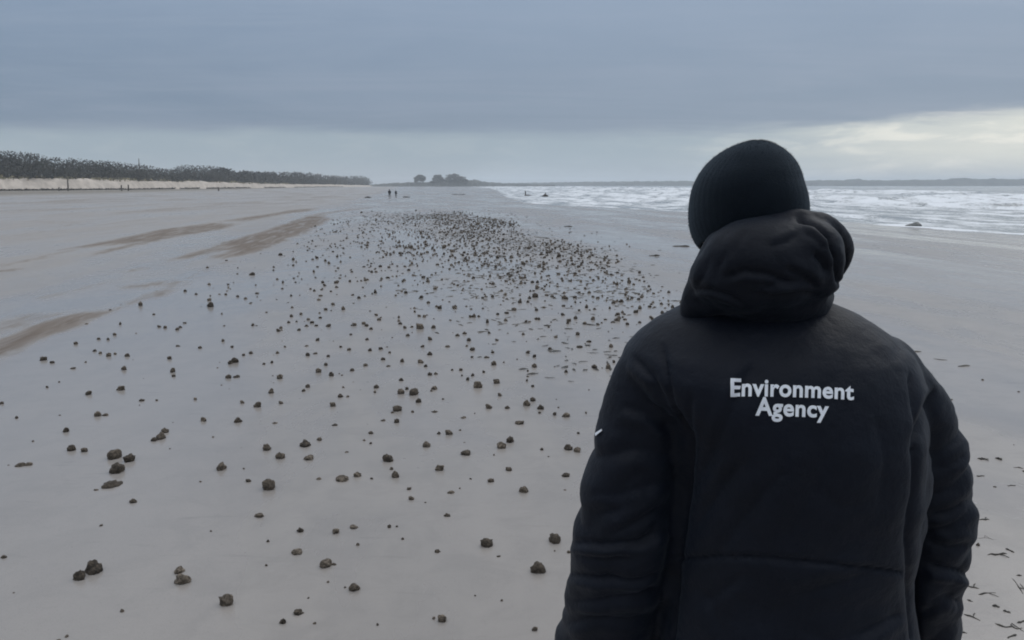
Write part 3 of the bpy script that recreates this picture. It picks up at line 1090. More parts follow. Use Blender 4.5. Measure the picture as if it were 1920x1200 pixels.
def build_hood(jacket):
    b = Blob()
    q = lambda px, py, Y: PX(px, py, Y)
    # collar standing round the neck
    for k in range(1):
        pts, rad = [], []
        for a in range(0, 361, 30):
            t = R(a)
            c = PX(1422, 548, PY + 0.01)
            pts.append(c + Vector((math.cos(t) * 0.098, math.sin(t) * 0.095, 0.010 * math.sin(t))))
            rad.append(0.033)
        b.chain(pts, rad, 14, 4)
    # the folded hood: a slack pouch hanging behind the neck
    b.ell(q(1440, 492, 1.400), (0.112, 0.078, 0.078))
    b.ell(q(1400, 520, 1.410), (0.098, 0.070, 0.062))
    b.ell(q(1500, 482, 1.400), (0.074, 0.074, 0.070))
    b.ell(q(1522, 515, 1.405), (0.052, 0.060, 0.044))
    b.chain([q(1352, 466, 1.44), q(1328, 515, 1.445), q(1314, 552, 1.455), q(1308, 590, 1.47)], [0.032, 0.034, 0.034, 0.032], 16, 4)
    b.chain([q(1310, 572, 1.45), q(1370, 562, 1.41), q(1450, 560, 1.395), q(1530, 552, 1.42)], [0.022, 0.026, 0.028, 0.022], 14, 4)
    # rim of the hood opening
    b.chain([q(1318, 548, 1.50), q(1335, 490, 1.45), q(1375, 442, 1.42), q(1440, 420, 1.41), q(1500, 412, 1.415), q(1548, 427, 1.44), q(1574, 458, 1.47), q(1572, 492, 1.50), q(1552, 535, 1.53)],
            [0.024, 0.024, 0.022, 0.022, 0.021, 0.021, 0.023, 0.023, 0.022], 14, 5)
    V, N, F = b.fuse(0.0045, 26)
    folds = [
        ([(1500, 407), (1532, 417), (1560, 443), (1576, 485), (1577, 530)], 6, 0.016, None),
        ([(1536, 478), (1548, 492), (1556, 508)], 13, 0.016, None),
        ([(1500, 432), (1478, 452), (1440, 462)], 8, 0.004, 1),
        ([(1352, 524), (1395, 508), (1440, 514), (1500, 540)], 7, 0.008, 1),
        ([(1290, 546), (1330, 544), (1372, 556), (1405, 575)], 5, 0.007, 1),
        ([(1335, 478), (1318, 515), (1300, 545)], 7, 0.004, 1),
        ([(1365, 470), (1345, 505), (1340, 535)], 8, 0.004, -1),
        ([(1400, 545), (1450, 556), (1500, 548), (1545, 556)], 5, 0.006, -1),
        ([(1500, 425), (1535, 448), (1552, 470)], 7, 0.005, -1),
        ([(1470, 500), (1510, 520), (1540, 548)], 8, 0.007, -1),
        ([(1400, 425), (1380, 470), (1385, 515)], 9, 0.003, 1),
        ([(1420, 545), (1460, 530), (1520, 530)], 7, 0.005, 1),
    ]
    d = fold_disp(V, N, folds)
    x, y, z = V.T
    d += (fbm(x * 11, y * 11, z * 13, 33, 2) - 0.5) * 0.007 + (fbm(x * 60, y * 60, z * 75, 37, 3) - 0.5) * 0.0016 + crease(x * 9, y * 9, (z + 0.7 * x) * 13, 39) * 0.003
    V = V + N * d[:, None]
    part("hood", V, F, M_HOOD, jacket)


def build_beanie(hd):
    """knitted hat: stacked rings, a turned-up cuff below"""
    seg = 96
    prof = []                                       # photo row, left, right (outline of the hat)
    rows = [(263, 1413, 1427), (265, 1400, 1441), (270, 1383, 1455), (279, 1364, 1470), (292, 1345, 1485), (308, 1328, 1496), (328, 1313, 1503), (350, 1303, 1507), (372, 1298, 1514),
            (400, 1296, 1516), (422, 1298, 1515), (440, 1303, 1511), (454, 1311, 1506), (460, 1316, 1500), (456, 1322, 1494), (440, 1322, 1494)]
    V, rib = [], []
    for i, (py, l, r) in enumerate(rows):
        a, c = PX(l, py, PY), PX(r, py, PY)
        cx, w = (a.x + c.x) / 2, (c.x - a.x) / 2
        k = min(1.0, w / 0.1)
        for j in range(seg):
            t = 2 * math.pi * j / seg
            tilt = 0.0 if i < 7 else 0.02 * math.cos(t)
            n = 1 + 0.012 * (float(fbm(math.cos(t) * 3 + 5, math.sin(t) * 3, i * 0.35, 7)) - 0.5) * (i > 1)
            V.append((cx + w * n * math.cos(t), PY + 0.015 * k + w * 1.16 * n * math.sin(t), a.z - (0.028 * math.sin(t) if i >= 6 else 0.0) * min(1, (i - 5) / 4)))
            rib.append(0.5 + 0.5 * math.cos(t * 47))
    F = [(i * seg + j, i * seg + (j + 1) % seg, (i + 1) * seg + (j + 1) % seg, (i + 1) * seg + j) for i in range(len(rows) - 1) for j in range(seg)]
    F = [tuple(reversed(f)) for f in F]
    F.append(tuple(range(seg)))
    o = part("beanie", V, F, M_KNIT, attrs={"rib": rib})
    # loose wool standing off the knit
    P, FF = [], []
    A = np.array(V)
    cen = A.mean(0)
    rg = np.random.default_rng(3)
    for k in range(9000):
        i = int(rg.integers(0, len(rows) - 4)) * seg + int(rg.integers(0, seg - 1))
        j = i + seg
        p = Vector(A[i] + (A[j] - A[i]) * rg.random() + (A[i + 1] - A[i]) * rg.random())
        nrm = (p - Vector(cen)).normalized()
        t = Vector(rg.normal(size=3)).cross(nrm).normalized()
        L = rg.uniform(0.0015, 0.0042)
        d = (nrm * 0.7 + t * 0.7).normalized()
        side = d.cross(nrm).normalized() * 0.00022
        m = len(P)
        P += [p - side - nrm * 0.001, p + side - nrm * 0.001, p + d * L]
        FF.append((m, m + 1, m + 2))
    fz = part("wool_fuzz", [tuple(q) for q in P], np.array(FF), M_KNIT, o, smooth=False)
    fz["kind"] = "stuff"
    s = o.modifiers.new("s", "SUBSURF")
    s.levels = s.render_levels = 2


def text_mesh(body, size_box, bold):
    cu = bpy.data.curves.new("t", "FONT")
    cu.body = body
    cu.offset = bold
    cu.space_character = 1.06
    cu.resolution_u = 6
    o = bpy.data.objects.new("t", cu)
    COL.objects.link(o)
    dg = bpy.context.evaluated_depsgraph_get()
    ev = o.evaluated_get(dg)
    me = bpy.data.meshes.new_from_object(ev)
    bm = bmesh.new()
    bm.from_mesh(me)
    bmesh.ops.triangulate(bm, faces=bm.faces)
    for _ in range(4):
        ed = [e for e in bm.edges if e.calc_length() > 0.16]
        if not ed:
            break
        bmesh.ops.subdivide_edges(bm, edges=ed, cuts=1)
        bmesh.ops.triangulate(bm, faces=bm.faces)
    V = np.array([v.co[:] for v in bm.verts])
    bm.verts.index_update()
    F = [tuple(v.index for v in f.verts) for f in bm.faces]
    bm.free()
    bpy.data.objects.remove(o)
    bpy.data.curves.remove(cu)
    bpy.data.meshes.remove(me)
    return V, F


def press_on(bvh, px, py, lift=0.0016):
    """point on the jacket behind a photo pixel, lifted off the cloth"""
    d = Vector(ray(px, py)).normalized()
    hit, nrm, idx, dist = bvh.ray_cast(Vector((0, 0, CAM_H)), d)
    if hit is None:
        return None
    if nrm.dot(d) > 0:
        nrm = -nrm
    return hit + nrm * lift - d * 0.0008


def build_lettering(jacket, bvh):
    # each word: photo left end of the baseline, width, cap height, slope, bow of the baseline
    for word, x0, y0, wpx, cap, slope, bow in (("Environment", 1369, 742.5, 231, 33.0, 0.030, -2.6), ("Agency", 1416, 777.5, 137, 34.0, 0.034, 0.0)):
        V, F = text_mesh(word, None, 0.029)
        capv = V[:, 1].max() if word == "Agency" else None
        E = V[V[:, 0] < V[:, 0].min() + 0.35]
        caph = E[:, 1].max()
        xs = (V[:, 0] - V[:, 0].min()) / (V[:, 0].max() - V[:, 0].min())
        ys = V[:, 1] / caph
        out = []
        for a, c in zip(xs, ys):
            px = x0 + a * wpx + c * cap * 0.03
            py = y0 + a * wpx * slope - c * cap * (1.0 - 0.12 * a) + bow * 4 * a * (1 - a)
            p = press_on(bvh, px, py)
            out.append(p if p else PX(px, py, PY - 0.19))
        part("lettering", np.array(out), F, M_PRINT, jacket, smooth=False)
    # white badge edge on the left sleeve
    for name, poly in (("sleeve_badge", [(1118, 813), (1129, 806), (1130, 809), (1125, 813), (1119, 818)]), ("sleeve_badge", [(1112, 826), (1120, 823), (1119, 827), (1113, 830)])):
        pts = [press_on(bvh, *p, 0.003) for p in poly]
        pts = [p for p in pts if p]
        if len(pts) > 2:
            cen = sum(pts, Vector()) / len(pts)
            back = [p + Vector((0.002, 0.004, 0)) for p in pts]
            k = len(pts)
            part(name, [tuple(p) for p in pts + back], [tuple(range(k)), tuple(reversed(range(k, 2 * k)))] + [(i, (i + 1) % k, k + (i + 1) % k, k + i) for i in range(k)], M_PRINT, jacket, smooth=False)
    # small cloth tab standing off the right sleeve
    b = Blob()
    a = PX(1752, 748, 1.53)
    b.chain([a + Vector((0, 0, 0.004)), PX(1770, 762, 1.53), PX(1784, 775, 1.53)], [0.010, 0.009, 0.003], 10, 3, 1.6)
    part("sleeve_tab", b.v, b.f, M_JACKET, jacket)


def build_legs():
    cx = PX(1478, 800, PY).x
    b = Blob()
    b.loft([(cx, PY, 0.74, 0.205, 0.145), (cx, PY, 0.86, 0.20, 0.14), (cx, PY, 0.95, 0.18, 0.12)], 30, 2.3)
    for s in (-1, 1):
        b.chain([(cx + s * 0.095, PY, 0.80), (cx + s * 0.110, PY + 0.012, 0.48), (cx + s * 0.118, PY - 0.008, 0.20)], [0.108, 0.088, 0.078], 20, 6)
    V, N, F = b.fuse(0.009, 5)
    x, y, z = V.T
    d = (fbm(x * 9, y * 9, z * 14, 51, 3) - 0.5) * 0.03
    part("trousers", V + N * d[:, None], F, M_TROUSER)
    for s in (-1, 1):
        fx = cx + s * 0.118
        b = Blob()
        b.chain([(fx, PY - 0.01, 0.30), (fx, PY - 0.012, 0.16), (fx, PY - 0.008, 0.07)], [0.062, 0.055, 0.052], 18, 4)
        b.chain([(fx, PY - 0.045, 0.050), (fx + s * 0.008, PY + 0.08, 0.050), (fx + s * 0.018, PY + 0.185, 0.045)], [0.046, 0.049, 0.042], 18, 5)
        b.loft([(fx + s * 0.006, PY + 0.07, 0.002, 0.046, 0.155), (fx + s * 0.006, PY + 0.07, 0.03, 0.047, 0.157)], 26, 2.6)
        V, N, F = b.fuse(0.007, 3)
        V[:, 2] = np.maximum(V[:, 2], 0.002)
        part("boot", V, F, M_BOOT)


HD = build_body()
JACKET, JBVH = build_jacket()
build_hood(JACKET)
build_lettering(JACKET, JBVH)
build_beanie(HD)
build_legs()


def far_person(px, y_top, y_bot, label, stride):
    g = ground_at(px, y_bot)
    h = PX(px, y_top, g.y).z - g.z
    k = h / 1.75
    b = Blob()
    b.ell((0, 0, 1.63 * k), (0.095 * k, 0.11 * k, 0.13 * k))
    b.chain([(0, 0, 1.52 * k), (0, 0, 1.42 * k)], [0.06 * k, 0.09 * k], 10, 2)
    b.loft([(0, 0, 0.78 * k, 0.21 * k, 0.15 * k), (0, 0, 1.0 * k, 0.20 * k, 0.15 * k), (0, 0, 1.3 * k, 0.23 * k, 0.15 * k), (0, 0, 1.45 * k, 0.14 * k, 0.10 * k)], 20)
    for s in (-1, 1):
        b.chain([(s * 0.22 * k, 0, 1.36 * k), (s * 0.27 * k, -0.04 * s * stride, 1.08 * k), (s * 0.25 * k, 0.1 * s * stride, 0.84 * k)], [0.075 * k, 0.062 * k, 0.045 * k], 10, 3)
        b.chain([(s * 0.10 * k, 0, 0.85 * k), (s * 0.10 * k, 0.12 * s * stride, 0.47 * k), (s * 0.10 * k, 0.20 * s * stride, 0.06 * k)], [0.11 * k, 0.08 * k, 0.06 * k], 10, 3)
        b.chain([(s * 0.10 * k, 0.18 * s * stride, 0.045), (s * 0.11 * k, 0.20 * s * stride + 0.18, 0.04)], [0.05, 0.04], 8, 2)
    V, N, F = b.fuse(0.022, 1)
    o = mesh_obj("person", V, F, M_FAR)
    o.location = g
    tag(o, label, "person", "distant walkers")


far_person(730.5, 354.5, 370.0, "distant walker in dark clothes far up the beach, left one of two", 1.0)
far_person(742.5, 356.5, 369.0, "distant walker in dark clothes far up the beach, right one of two", -1.0)


def build_driftwood(px, py, w, h, label, upright):
    g = ground_at(px, py)
    s = g.y / 1620.0
    W, Hh = w * s, h * s
    b = Blob()
    if upright:
        b.chain([(-W * 0.35, 0, -0.1), (-W * 0.33, 0, Hh * 0.5), (-W * 0.38, 0.05, Hh)], [0.16, 0.14, 0.09], 10, 4)
        b.chain([(-W * 0.4, 0, 0.14), (0, 0.1, 0.16), (W * 0.5, 0.1, 0.10)], [0.2, 0.16, 0.08], 10, 4)
    else:
        b.chain([(-W * 0.5, 0, 0.08), (0, 0, Hh * 0.55), (W * 0.45, 0.1, Hh * 0.3)], [0.14, 0.26, 0.16], 10, 4)
        b.chain([(-W * 0.1, 0, Hh * 0.3), (W * 0.1, 0, Hh)], [0.2, 0.1], 10, 3)
    V, N, F = b.fuse(0.05, 1)
    x, y, z = V.T
    V = V + N * ((fbm(x * 3, y * 3, z * 3, 9) - 0.5) * 0.12)[:, None]
    o = mesh_obj("driftwood", V, F, M_TIMBER)
    o.location = g
    tag(o, label, "driftwood")


build_driftwood(990, 368, 14, 10, "dark upright stub with a low arm, standing at the left end of the surf", True)
build_driftwood(1022, 370.5, 12, 8, "low dark hump just right of the upright stub at the surf's left end", False)


def build_surf_hump():  # low dark hump of two fused ellipsoids, set at sea level
    g = PX(1717, 424, 1.0)
    d = ray(1717, 424)
    t = (SEA_Z - CAM_H) / d[2]
    g = Vector((d[0] * t, d[1] * t, SEA_Z))
    b = Blob()
    s = g.y / 1620
    b.ell((0, 0, 0.0), (12 * s, 10 * s, 6.5 * s))
    b.ell((-8 * s, 2 * s, -0.02), (11 * s, 8 * s, 5 * s))
    V, N, F = b.fuse(0.03, 1)
    x, y, z = V.T
    V = V + N * ((fbm(x * 4, y * 4, z * 4, 9) - 0.5) * 0.16)[:, None]
    o = mesh_obj("surf_hump", V, F, M_HUMP)
    o.location = g
    tag(o, "dark hump showing at the edge of the surf right of the person", "surf_hump")


build_surf_hump()

# ------------------------------------------------------------------ lumps strewn over the sand
# photo column, row of the middle, width; negative width = wide and low
L = """81,672,14 98,678,11 142,643,10 185,634,9 203,635,9 215,626,10 178,656,10 188,661,9 203,665,12 216,662,9 239,665,12 137,690,-12 161,678,7 233,690,13 227,727,16 166,736,14 299,611,10
338,612,10 318,670,12 324,694,13 326,703,11 334,648,-12 375,650,11 418,638,9 435,649,9 471,660,11 457,664,9 441,675,16 432,679,12 428,705,14 444,705,-15 495,681,9 3,755,10 31,782,9 184,776,15 198,777,-14
266,750,-13 294,749,8 366,747,9 454,753,11 483,758,17 446,787,17 381,786,14 124,806,14 309,806,17 302,817,19 289,823,14 134,840,17 159,843,14 215,853,23 242,860,20 219,879,24 38,871,-20 54,870,-17
414,875,20 400,818,8 89,725,8 111,715,7 474,608,9 527,614,9 541,603,10 561,617,10 593,609,10 616,609,13 595,636,11 520,660,10 534,649,8 510,678,9 525,705,16 509,733,14 575,648,-11 577,664,12
591,662,-12 615,666,10 611,682,11 597,694,14 621,701,13 577,723,12 569,731,10 639,649,9 654,654,11 658,626,9 660,692,12 685,683,12 638,741,13 652,742,9 624,758,14 644,725,8 527,754,11 516,792,-14
628,796,-15 500,838,19 525,853,21 573,830,23 599,822,14 580,858,-21 650,847,-11 696,810,13 695,830,9 682,605,11 696,615,11 688,635,10 694,655,11 714,652,12 730,660,9 718,672,12 728,686,-12 754,676,12
765,627,11 759,613,10 787,612,17 806,634,12 792,648,11 806,662,14 788,677,14 798,685,11 806,700,13 817,699,11 752,711,12 752,734,17 763,728,10 776,735,19 785,751,15 745,765,20 736,772,10 774,771,9
815,726,15 815,771,-16 743,789,14 718,788,-13 706,724,13 703,734,9 799,832,18 727,858,23 824,877,18 874,849,-22 843,810,17 823,811,11 863,805,8 869,782,-14 839,649,-13 871,623,12 858,627,12 879,636,12
886,653,13 875,647,9 885,668,9 864,692,10 848,692,9 877,710,10 886,702,10 896,721,20 831,747,8 741,889,20 734,878,10 670,889,17 641,896,-27 697,896,9 466,900,12 917,623,9 932,636,10 981,625,10
990,659,11 1002,666,11 1002,684,14 1061,695,10 1114,685,14 1140,687,13 1151,677,9 1031,652,10 1087,649,-16 1083,625,11 1104,639,-14 1146,648,11 1042,630,10 1029,612,8 986,602,9 924,659,10 912,669,-14
926,680,15 945,678,7 907,696,9 931,714,16 937,739,11 917,761,16 951,762,13 999,722,10 988,712,8 999,747,15 987,755,17 1014,762,16 974,791,-20 1040,775,10 1062,778,-19 956,824,18 940,834,20 1065,837,20
1082,842,17 1016,841,10 926,852,7 921,899,16 954,878,15 982,917,20 1061,890,-21 845,922,-18 771,933,14 767,915,12 862,915,6 838,966,-16 563,993,16 630,994,17 664,987,-18 730,986,11 744,986,8 755,1009,9
671,1020,10 557,1034,-22 611,1055,24 626,1058,-12 665,1100,21 647,1100,8 615,1090,8 578,1120,7 820,1033,-15 913,1016,26 1040,1009,26 1009,1063,30 1040,1032,7 941,1125,8 891,1116,6 829,1159,18 813,1158,9
1002,1178,14 559,1147,-22 590,1167,9 708,1170,8 598,897,-12 209,907,-34 249,938,16 181,918,-12 505,909,25 486,966,-20 190,984,9 8,1043,12 175,1065,30 148,1080,22 335,1068,20 344,1083,30 424,1126,28
229,1144,11 26,1111,6 125,1192,9 499,1059,8 531,1164,15 376,902,7 396,995,7"""
HAND = [tuple(float(a) for a in s.split(",")) for s in L.split()]


def lump_mesh(seed, sub=2, flat=1.0):
    bm = bmesh.new()
    bmesh.ops.create_icosphere(bm, subdivisions=sub, radius=0.5)
    V = np.array([v.co[:] for v in bm.verts])
    bm.verts.index_update()
    F = [tuple(v.index for v in f.verts) for f in bm.faces]
    bm.free()
    rng = np.random.default_rng(seed)
    r = 1 + 0.9 * (fbm(V[:, 0] * 2.9 + 9, V[:, 1] * 2.9 + 5, V[:, 2] * 2.9, seed, 2, 0.6) - 0.5) + 0.55 * (fbm(V[:, 0] * 9 + 9, V[:, 1] * 9 + 5, V[:, 2] * 9, seed + 5, 3, 0.65) - 0.5) * (sub > 1)
    V = V * r[:, None]
    for _ in range(2):                              # knobs
        k = rng.normal(size=3)
        k[2] = abs(k[2])
        k /= np.linalg.norm(k)
        V += k * (0.16 * np.clip((V @ k) * 2 - 0.4, 0, 1) ** 2)[:, None]
    V[:, 2] *= 0.98 * flat
    V[:, 2] += 0.24 * flat
    lo = V[:, 2] < 0
    V[lo, 2] *= 0.25
    V[lo, :2] *= 1.06
    V[:, 0] /= (V[:, 0].max() - V[:, 0].min())
    return V, F


def protos(n, flat, base):
    out = []
    for k in range(n):
        V, F = lump_mesh(base + k, 3, flat)
        me = bpy.data.meshes.new("debris_lump")
        me.from_pydata([tuple(v) for v in V], [], F)
        me.polygons.foreach_set("use_smooth", np.ones(len(F), bool))
        me.materials.append(M_LUMP)
        out.append(me)
    return out


ROUND, LOW = protos(24, 0.95, 100), protos(10, 0.5, 200)

SPECIAL = {
    (175, 1065): "largest dark lump at lower left, right one of a touching pair",
    (148, 1080): "dark lump at lower left, left one of a touching pair",
    (335, 1068): "smaller dark lump touching the back of a wider one at lower left",
    (344, 1083): "wide dark lump at lower left with a smaller one touching behind it",
    (424, 1126): "lone blocky dark lump near the bottom edge, lower left of centre",
    (1009, 1063): "large domed lump nearest the elbow of the person's left sleeve",
    (1040, 1009): "flat-topped dark lump close beside the person's left elbow",
    (913, 1016): "pointed diamond-shaped dark lump alone left of the person's elbow",
    (611, 1055): "peaked dark lump with a low lump at its right foot",
    (665, 1100): "round dark lump near the bottom edge with a tiny one beside it",
    (829, 1159): "round dark lump lowest of the centre, with a tiny one on its left",
    (1002, 1178): "small dark lump at the bottom edge close to the person's left sleeve",
    (215, 853): "round dark lump, back left of a tight group of three at left",
    (242, 860): "round dark lump, right one of a tight group of three at left",
    (219, 879): "round dark lump, nearest of a tight group of three at left",
    (209, 907): "long low dark lump below a tight group of three at left",
    (134, 840): "upright dark lump, left one of a side-by-side pair at left",
    (159, 843): "upright dark lump, right one of a side-by-side pair at left",
    (505, 909): "lone oval dark lump left of centre in the foreground",
    (573, 830): "domed dark lump with a narrow upright lump at its right",
    (599, 822): "narrow upright lump beside a domed one left of centre",
    (727, 858): "domed dark lump in the centre foreground, above a tailed one",
    (741, 889): "dark lump with a small tail behind it in the centre foreground",
    (641, 896): "long low brown lump lying flat in the centre foreground",
    (982, 917): "lone dark oval lump left of the person's upper sleeve",
    (1065, 837): "dark lump beside the person's sleeve badge, left of a joined pair",
    (1082, 842): "dark lump beside the person's sleeve badge, right of a joined pair",
    (956, 824): "dark lump, upper right of a leaning pair left of the sleeve",
    (940, 834): "dark lump, lower left of a leaning pair left of the sleeve",
    (896, 721): "tall dark lump at the middle of the scatter, largest there",
    (776, 735): "tall dark lump at the middle of the scatter with one touching below",
}


ROWS = [(1130, "at the bottom edge"), (1045, "level with the waist seam"), (950, "level with the left elbow"), (870, "level with the upper sleeve"), (800, "level with the sleeve badge"),
        (748, "level with the word Agency"), (690, "level with the word Environment"), (630, "level with the shoulders"), (570, "level with the shoulder tops"), (510, "level with the hood's hem"), (0, "level with the hood's middle")]
COLS = [(90, "at the left edge"), (180, "below the tall dune post"), (300, "below the thin post pair"), (440, "below the wood's hump"), (560, "below the wood's low middle"), (690, "below the wood's right tip"), (752, "below the distant walkers"),
        (880, "below the headland trees"), (960, "below the flat far shore"), (1060, "below the upright stub"), (3000, "beside the person")]
ORD = ["first", "second", "third", "fourth", "fifth", "sixth", "seventh", "eighth", "ninth", "tenth", "eleventh", "twelfth"]


def label_lumps(items):
    """say for each lump how it looks and beside what it lies, so that no two read alike"""
    cells = {}
    for o, px, py, w in items:
        lab = SPECIAL.get((int(px), int(py)))
        if lab:
            tag(o, lab, "debris", "dark lumps strewn on the sand")
            continue
        row = next(t for y, t in ROWS if py >= y)
        col = next(t for x, t in COLS if px < x)
        look = "low flat lump" if w < 0 else ("tiny dark lump" if w < 9.5 else "small round lump" if w < 14 else "round dark lump")
        cells.setdefault((look, row, col), []).append((px, o))
    for (look, row, col), lst in cells.items():
        lst.sort(key=lambda a: a[0])
        for i, (px, o) in enumerate(lst):
            if len(lst) == 1:
                e = ""
            elif len(lst) == 2:
                e = ", " + ("left one", "right one")[i]
            else:
                e = ", " + (ORD[i] if i < 12 else "farthest") + " from left"
            tag(o, f"{look} {row}, {col}{e}", "debris", "dark lumps strewn on the sand")


def put_lump(px, py, w, idx):
    low = w < 0
    w = abs(w)
    g = ground_at(px, py + w * (0.12 if low else 0.26))
    dist = (g - Vector((0, 0, CAM_H))).length
    s = max(w - (2.5 if w > 16 else 3.2), 3.5) / FPX * dist
    me = (LOW if low else ROUND)[idx % (10 if low else 24)]
    o = bpy.data.objects.new("debris_lump", me)
    COL.objects.link(o)
    o.location = (g.x, g.y, g.z - 0.10 * s)
    rz = random.uniform(-0.5, 0.5) + (math.pi if random.random() < 0.5 else 0)
    o.rotation_euler = (random.uniform(-0.1, 0.1), random.uniform(-0.1, 0.1), rz)
    o.scale = (s, s * random.uniform(0.75, 1.05), s * random.uniform(0.8, 1.15))
    LUMPS.append((o, px, py, -w if low else w))
    return o


LUMPS = []
for i, (px, py, w) in enumerate(HAND):
    put_lump(px, py, w, i)


def scatter_point(rng, v0, v1):
    """the strandline scatter: 8 m wide, thickest along its seaward edge"""
    while True:
        v = v0 + (v1 - v0) * rng.random()
        if rng.random() < float(sm(v, 44, 64)):
            continue
        u = rng.uniform(-4.1, 5.2)
        edge_r = 4.6 + 0.5 * math.sin(v * 0.35) - 0.9 * float(sm(v, 45, 62))
        if u > edge_r + 0.25 * rng.normal():
            continue
        dens = 0.16 + 0.30 * float(sm(u, -3.6, 1.0)) + 0.54 * float(sm(u, 0.6, 3.0)) * float(sm(v, 6, 13))
        dens *= float(sm(u, -4.1 + 0.4 * math.sin(v * 0.4), -2.2)) * 0.85 + 0.15
        dens *= 0.35 + 0.9 * float(fbm(u * 1.1, v * 0.45, 0, 77, 3)) ** 1.3 * 1.6
        if rng.random() < dens:
            X = u * math.cos(BA) - v * math.sin(BA)
            Y = u * math.sin(BA) + v * math.cos(BA)
            return X, Y


rng = np.random.default_rng(5)
far_pts = []
while len(far_pts) < 3700:
    far_pts.append(scatter_point(rng, 10.2, 64))
# the largest-looking of these are still single objects
n_single = 300 - len(HAND)
cand = []
for X, Y in far_pts:
    px, py = proj(np.array([[X, Y, 0.0]]))
    s = rng.lognormal(math.log(0.047), 0.34)
    cand.append((s / Y * FPX, float(px[0]), float(py[0]), X, Y, s))
cand.sort(reverse=True)
for k in range(n_single):
    w, px, py, X, Y, s = cand[k]
    o = put_lump(px, py, min(w, 15), k * 5 + 3)
label_lumps(LUMPS)


def build_lump_field(rest):
    base = [lump_mesh(300 + k, 1, 0.9) for k in range(6)]
    VV, FF, n0 = [], [], 0
    for w, px, py, X, Y, s in rest:
        V, F = base[rng.integers(6)]
        a = rng.uniform(0, 6.283)
        c, sn = math.cos(a), math.sin(a)
        z0 = float(ground_z(X, Y)) - 0.003
        ky, kz = rng.uniform(0.7, 1.1), rng.uniform(0.7, 1.3)
        x, y = V[:, 0] * s, V[:, 1] * s * ky
        VV.append(np.stack([x * c - y * sn + X, x * sn + y * c + Y, V[:, 2] * s * kz + z0], -1))
        FF.append(np.array(F) + n0)
        n0 += len(V)
    o = mesh_obj("debris_lumps", np.concatenate(VV), np.concatenate(FF), M_LUMP)
    tag(o, "dense far scatter of countless tiny dark lumps along the strandline", "debris", kind="stuff")


rest = cand[n_single:]
# crumbs and specks over the whole scatter
for _ in range(620):
    X, Y = scatter_point(rng, 2.6, 26)
    px, py = proj(np.array([[X, Y, 0.0]]))
    rest.append((1, float(px[0]), float(py[0]), X, Y, rng.uniform(0.008, 0.024)))
for _ in range(150):                                # stray specks further out
    v, u = rng.uniform(22, 70), rng.uniform(4.5, 7.0)
    X, Y = u * math.cos(BA) - v * math.sin(BA), u * math.sin(BA) + v * math.cos(BA)
    rest.append((1, 0, 0, X, Y, rng.uniform(0.02, 0.06)))
build_lump_field(rest)



def build_fragments():
    """broken bits of weed along the wet seaward edge of the scatter"""
    rg = np.random.default_rng(77)
    V, F, n0 = [], [], 0
    for _ in range(5200):
        v = rg.uniform(7, 52)
        u = 2.9 + 0.5 * math.sin(v * 0.35) + rg.normal() * 1.0 - 0.6 * float(sm(v, 35, 50))
        if rg.random() > 0.25 + 1.3 * max(0.0, float(fbm(u * 0.9, v * 0.3, 0, 57, 4)) - 0.42) * 3:
            continue
        X, Y = u * math.cos(BA) - v * math.sin(BA), u * math.sin(BA) + v * math.cos(BA)
        L, W = rg.uniform(0.015, 0.07), rg.uniform(0.004, 0.014)
        a = rg.normal() * 0.9
        c, sn = math.cos(a), math.sin(a)
        z = float(ground_z(X, Y)) + 0.002
        k = 4
        pts = []
        for i in range(k + 1):
            t = i / k * 2 - 1
            bend = 0.18 * L * math.sin(t * 2.2 + a * 5)
            w = W * (1 - 0.6 * t * t) * rg.uniform(0.6, 1.3)
            for sgn, zz in ((-1, 0.0), (0, w * 0.9), (1, 0.0)):
                x, y = t * L, bend + sgn * w
                pts.append((X + x * c - y * sn, Y + x * sn + y * c, z + zz))
        for i in range(k):
            for j in (0, 1):
                q = i * 3 + j
                F.append((n0 + q, n0 + q + 3, n0 + q + 4, n0 + q + 1))
        V += pts
        n0 += len(pts)
    o = mesh_obj("weed_fragments", np.array(V), np.array(F), M_TWIG)
    tag(o, "small broken weed fragments along the wet seaward edge of the scatter", "weed", kind="stuff")


build_fragments()

# ------------------------------------------------------------------ strands of weed and twig, right of the person and out on the wet sand
STR = [(1843, 861, 20, 0.0, 5), (1838, 893, 14, 0.0, 5), (1910, 877, 18, 0.1, 3), (1897, 911, 16, 0.0, 3), (1845, 975, 22, 0.0, 5), (1850, 1010, 40, 0.12, 2.5), (1870, 1040, 38, 0.0, 6), (1894, 1033, 15, 0.5, 8),
       (1824, 1102, 24, 0.25, 5), (1850, 1113, 34, -0.1, 6), (1908, 1099, 22, 1.4, 4), (1822, 1158, 30, 0.45, 6), (1891, 1176, 52, 0.16, 7), (1915, 1167, 16, -0.2, 7), (1818, 1127, 10, 0.4, 6), (1867, 1138, 13, 0.2, 9), (1888, 1148, 12, 0.3, 8),
       (1910, 1080, 11, 0.0, 6), (1897, 1194, 16, -0.4, 7), (1873, 861, 11, 0.4, 8), (1806, 1187, 11, 0.2, 7),
       (1228, 480, 20, 0.0, 7), (1277, 462, 32, 0.0, 6), (1300, 0, 0, 0, 0), (959, 421, 10, 0, 5), (1017, 446, 26, 0.1, 4), (1065, 425, 14, 0, 4), (860, 365, 26, 0, 3), (690, 371, 10, 0, 6), (762, 370, 12, 0, 5)]


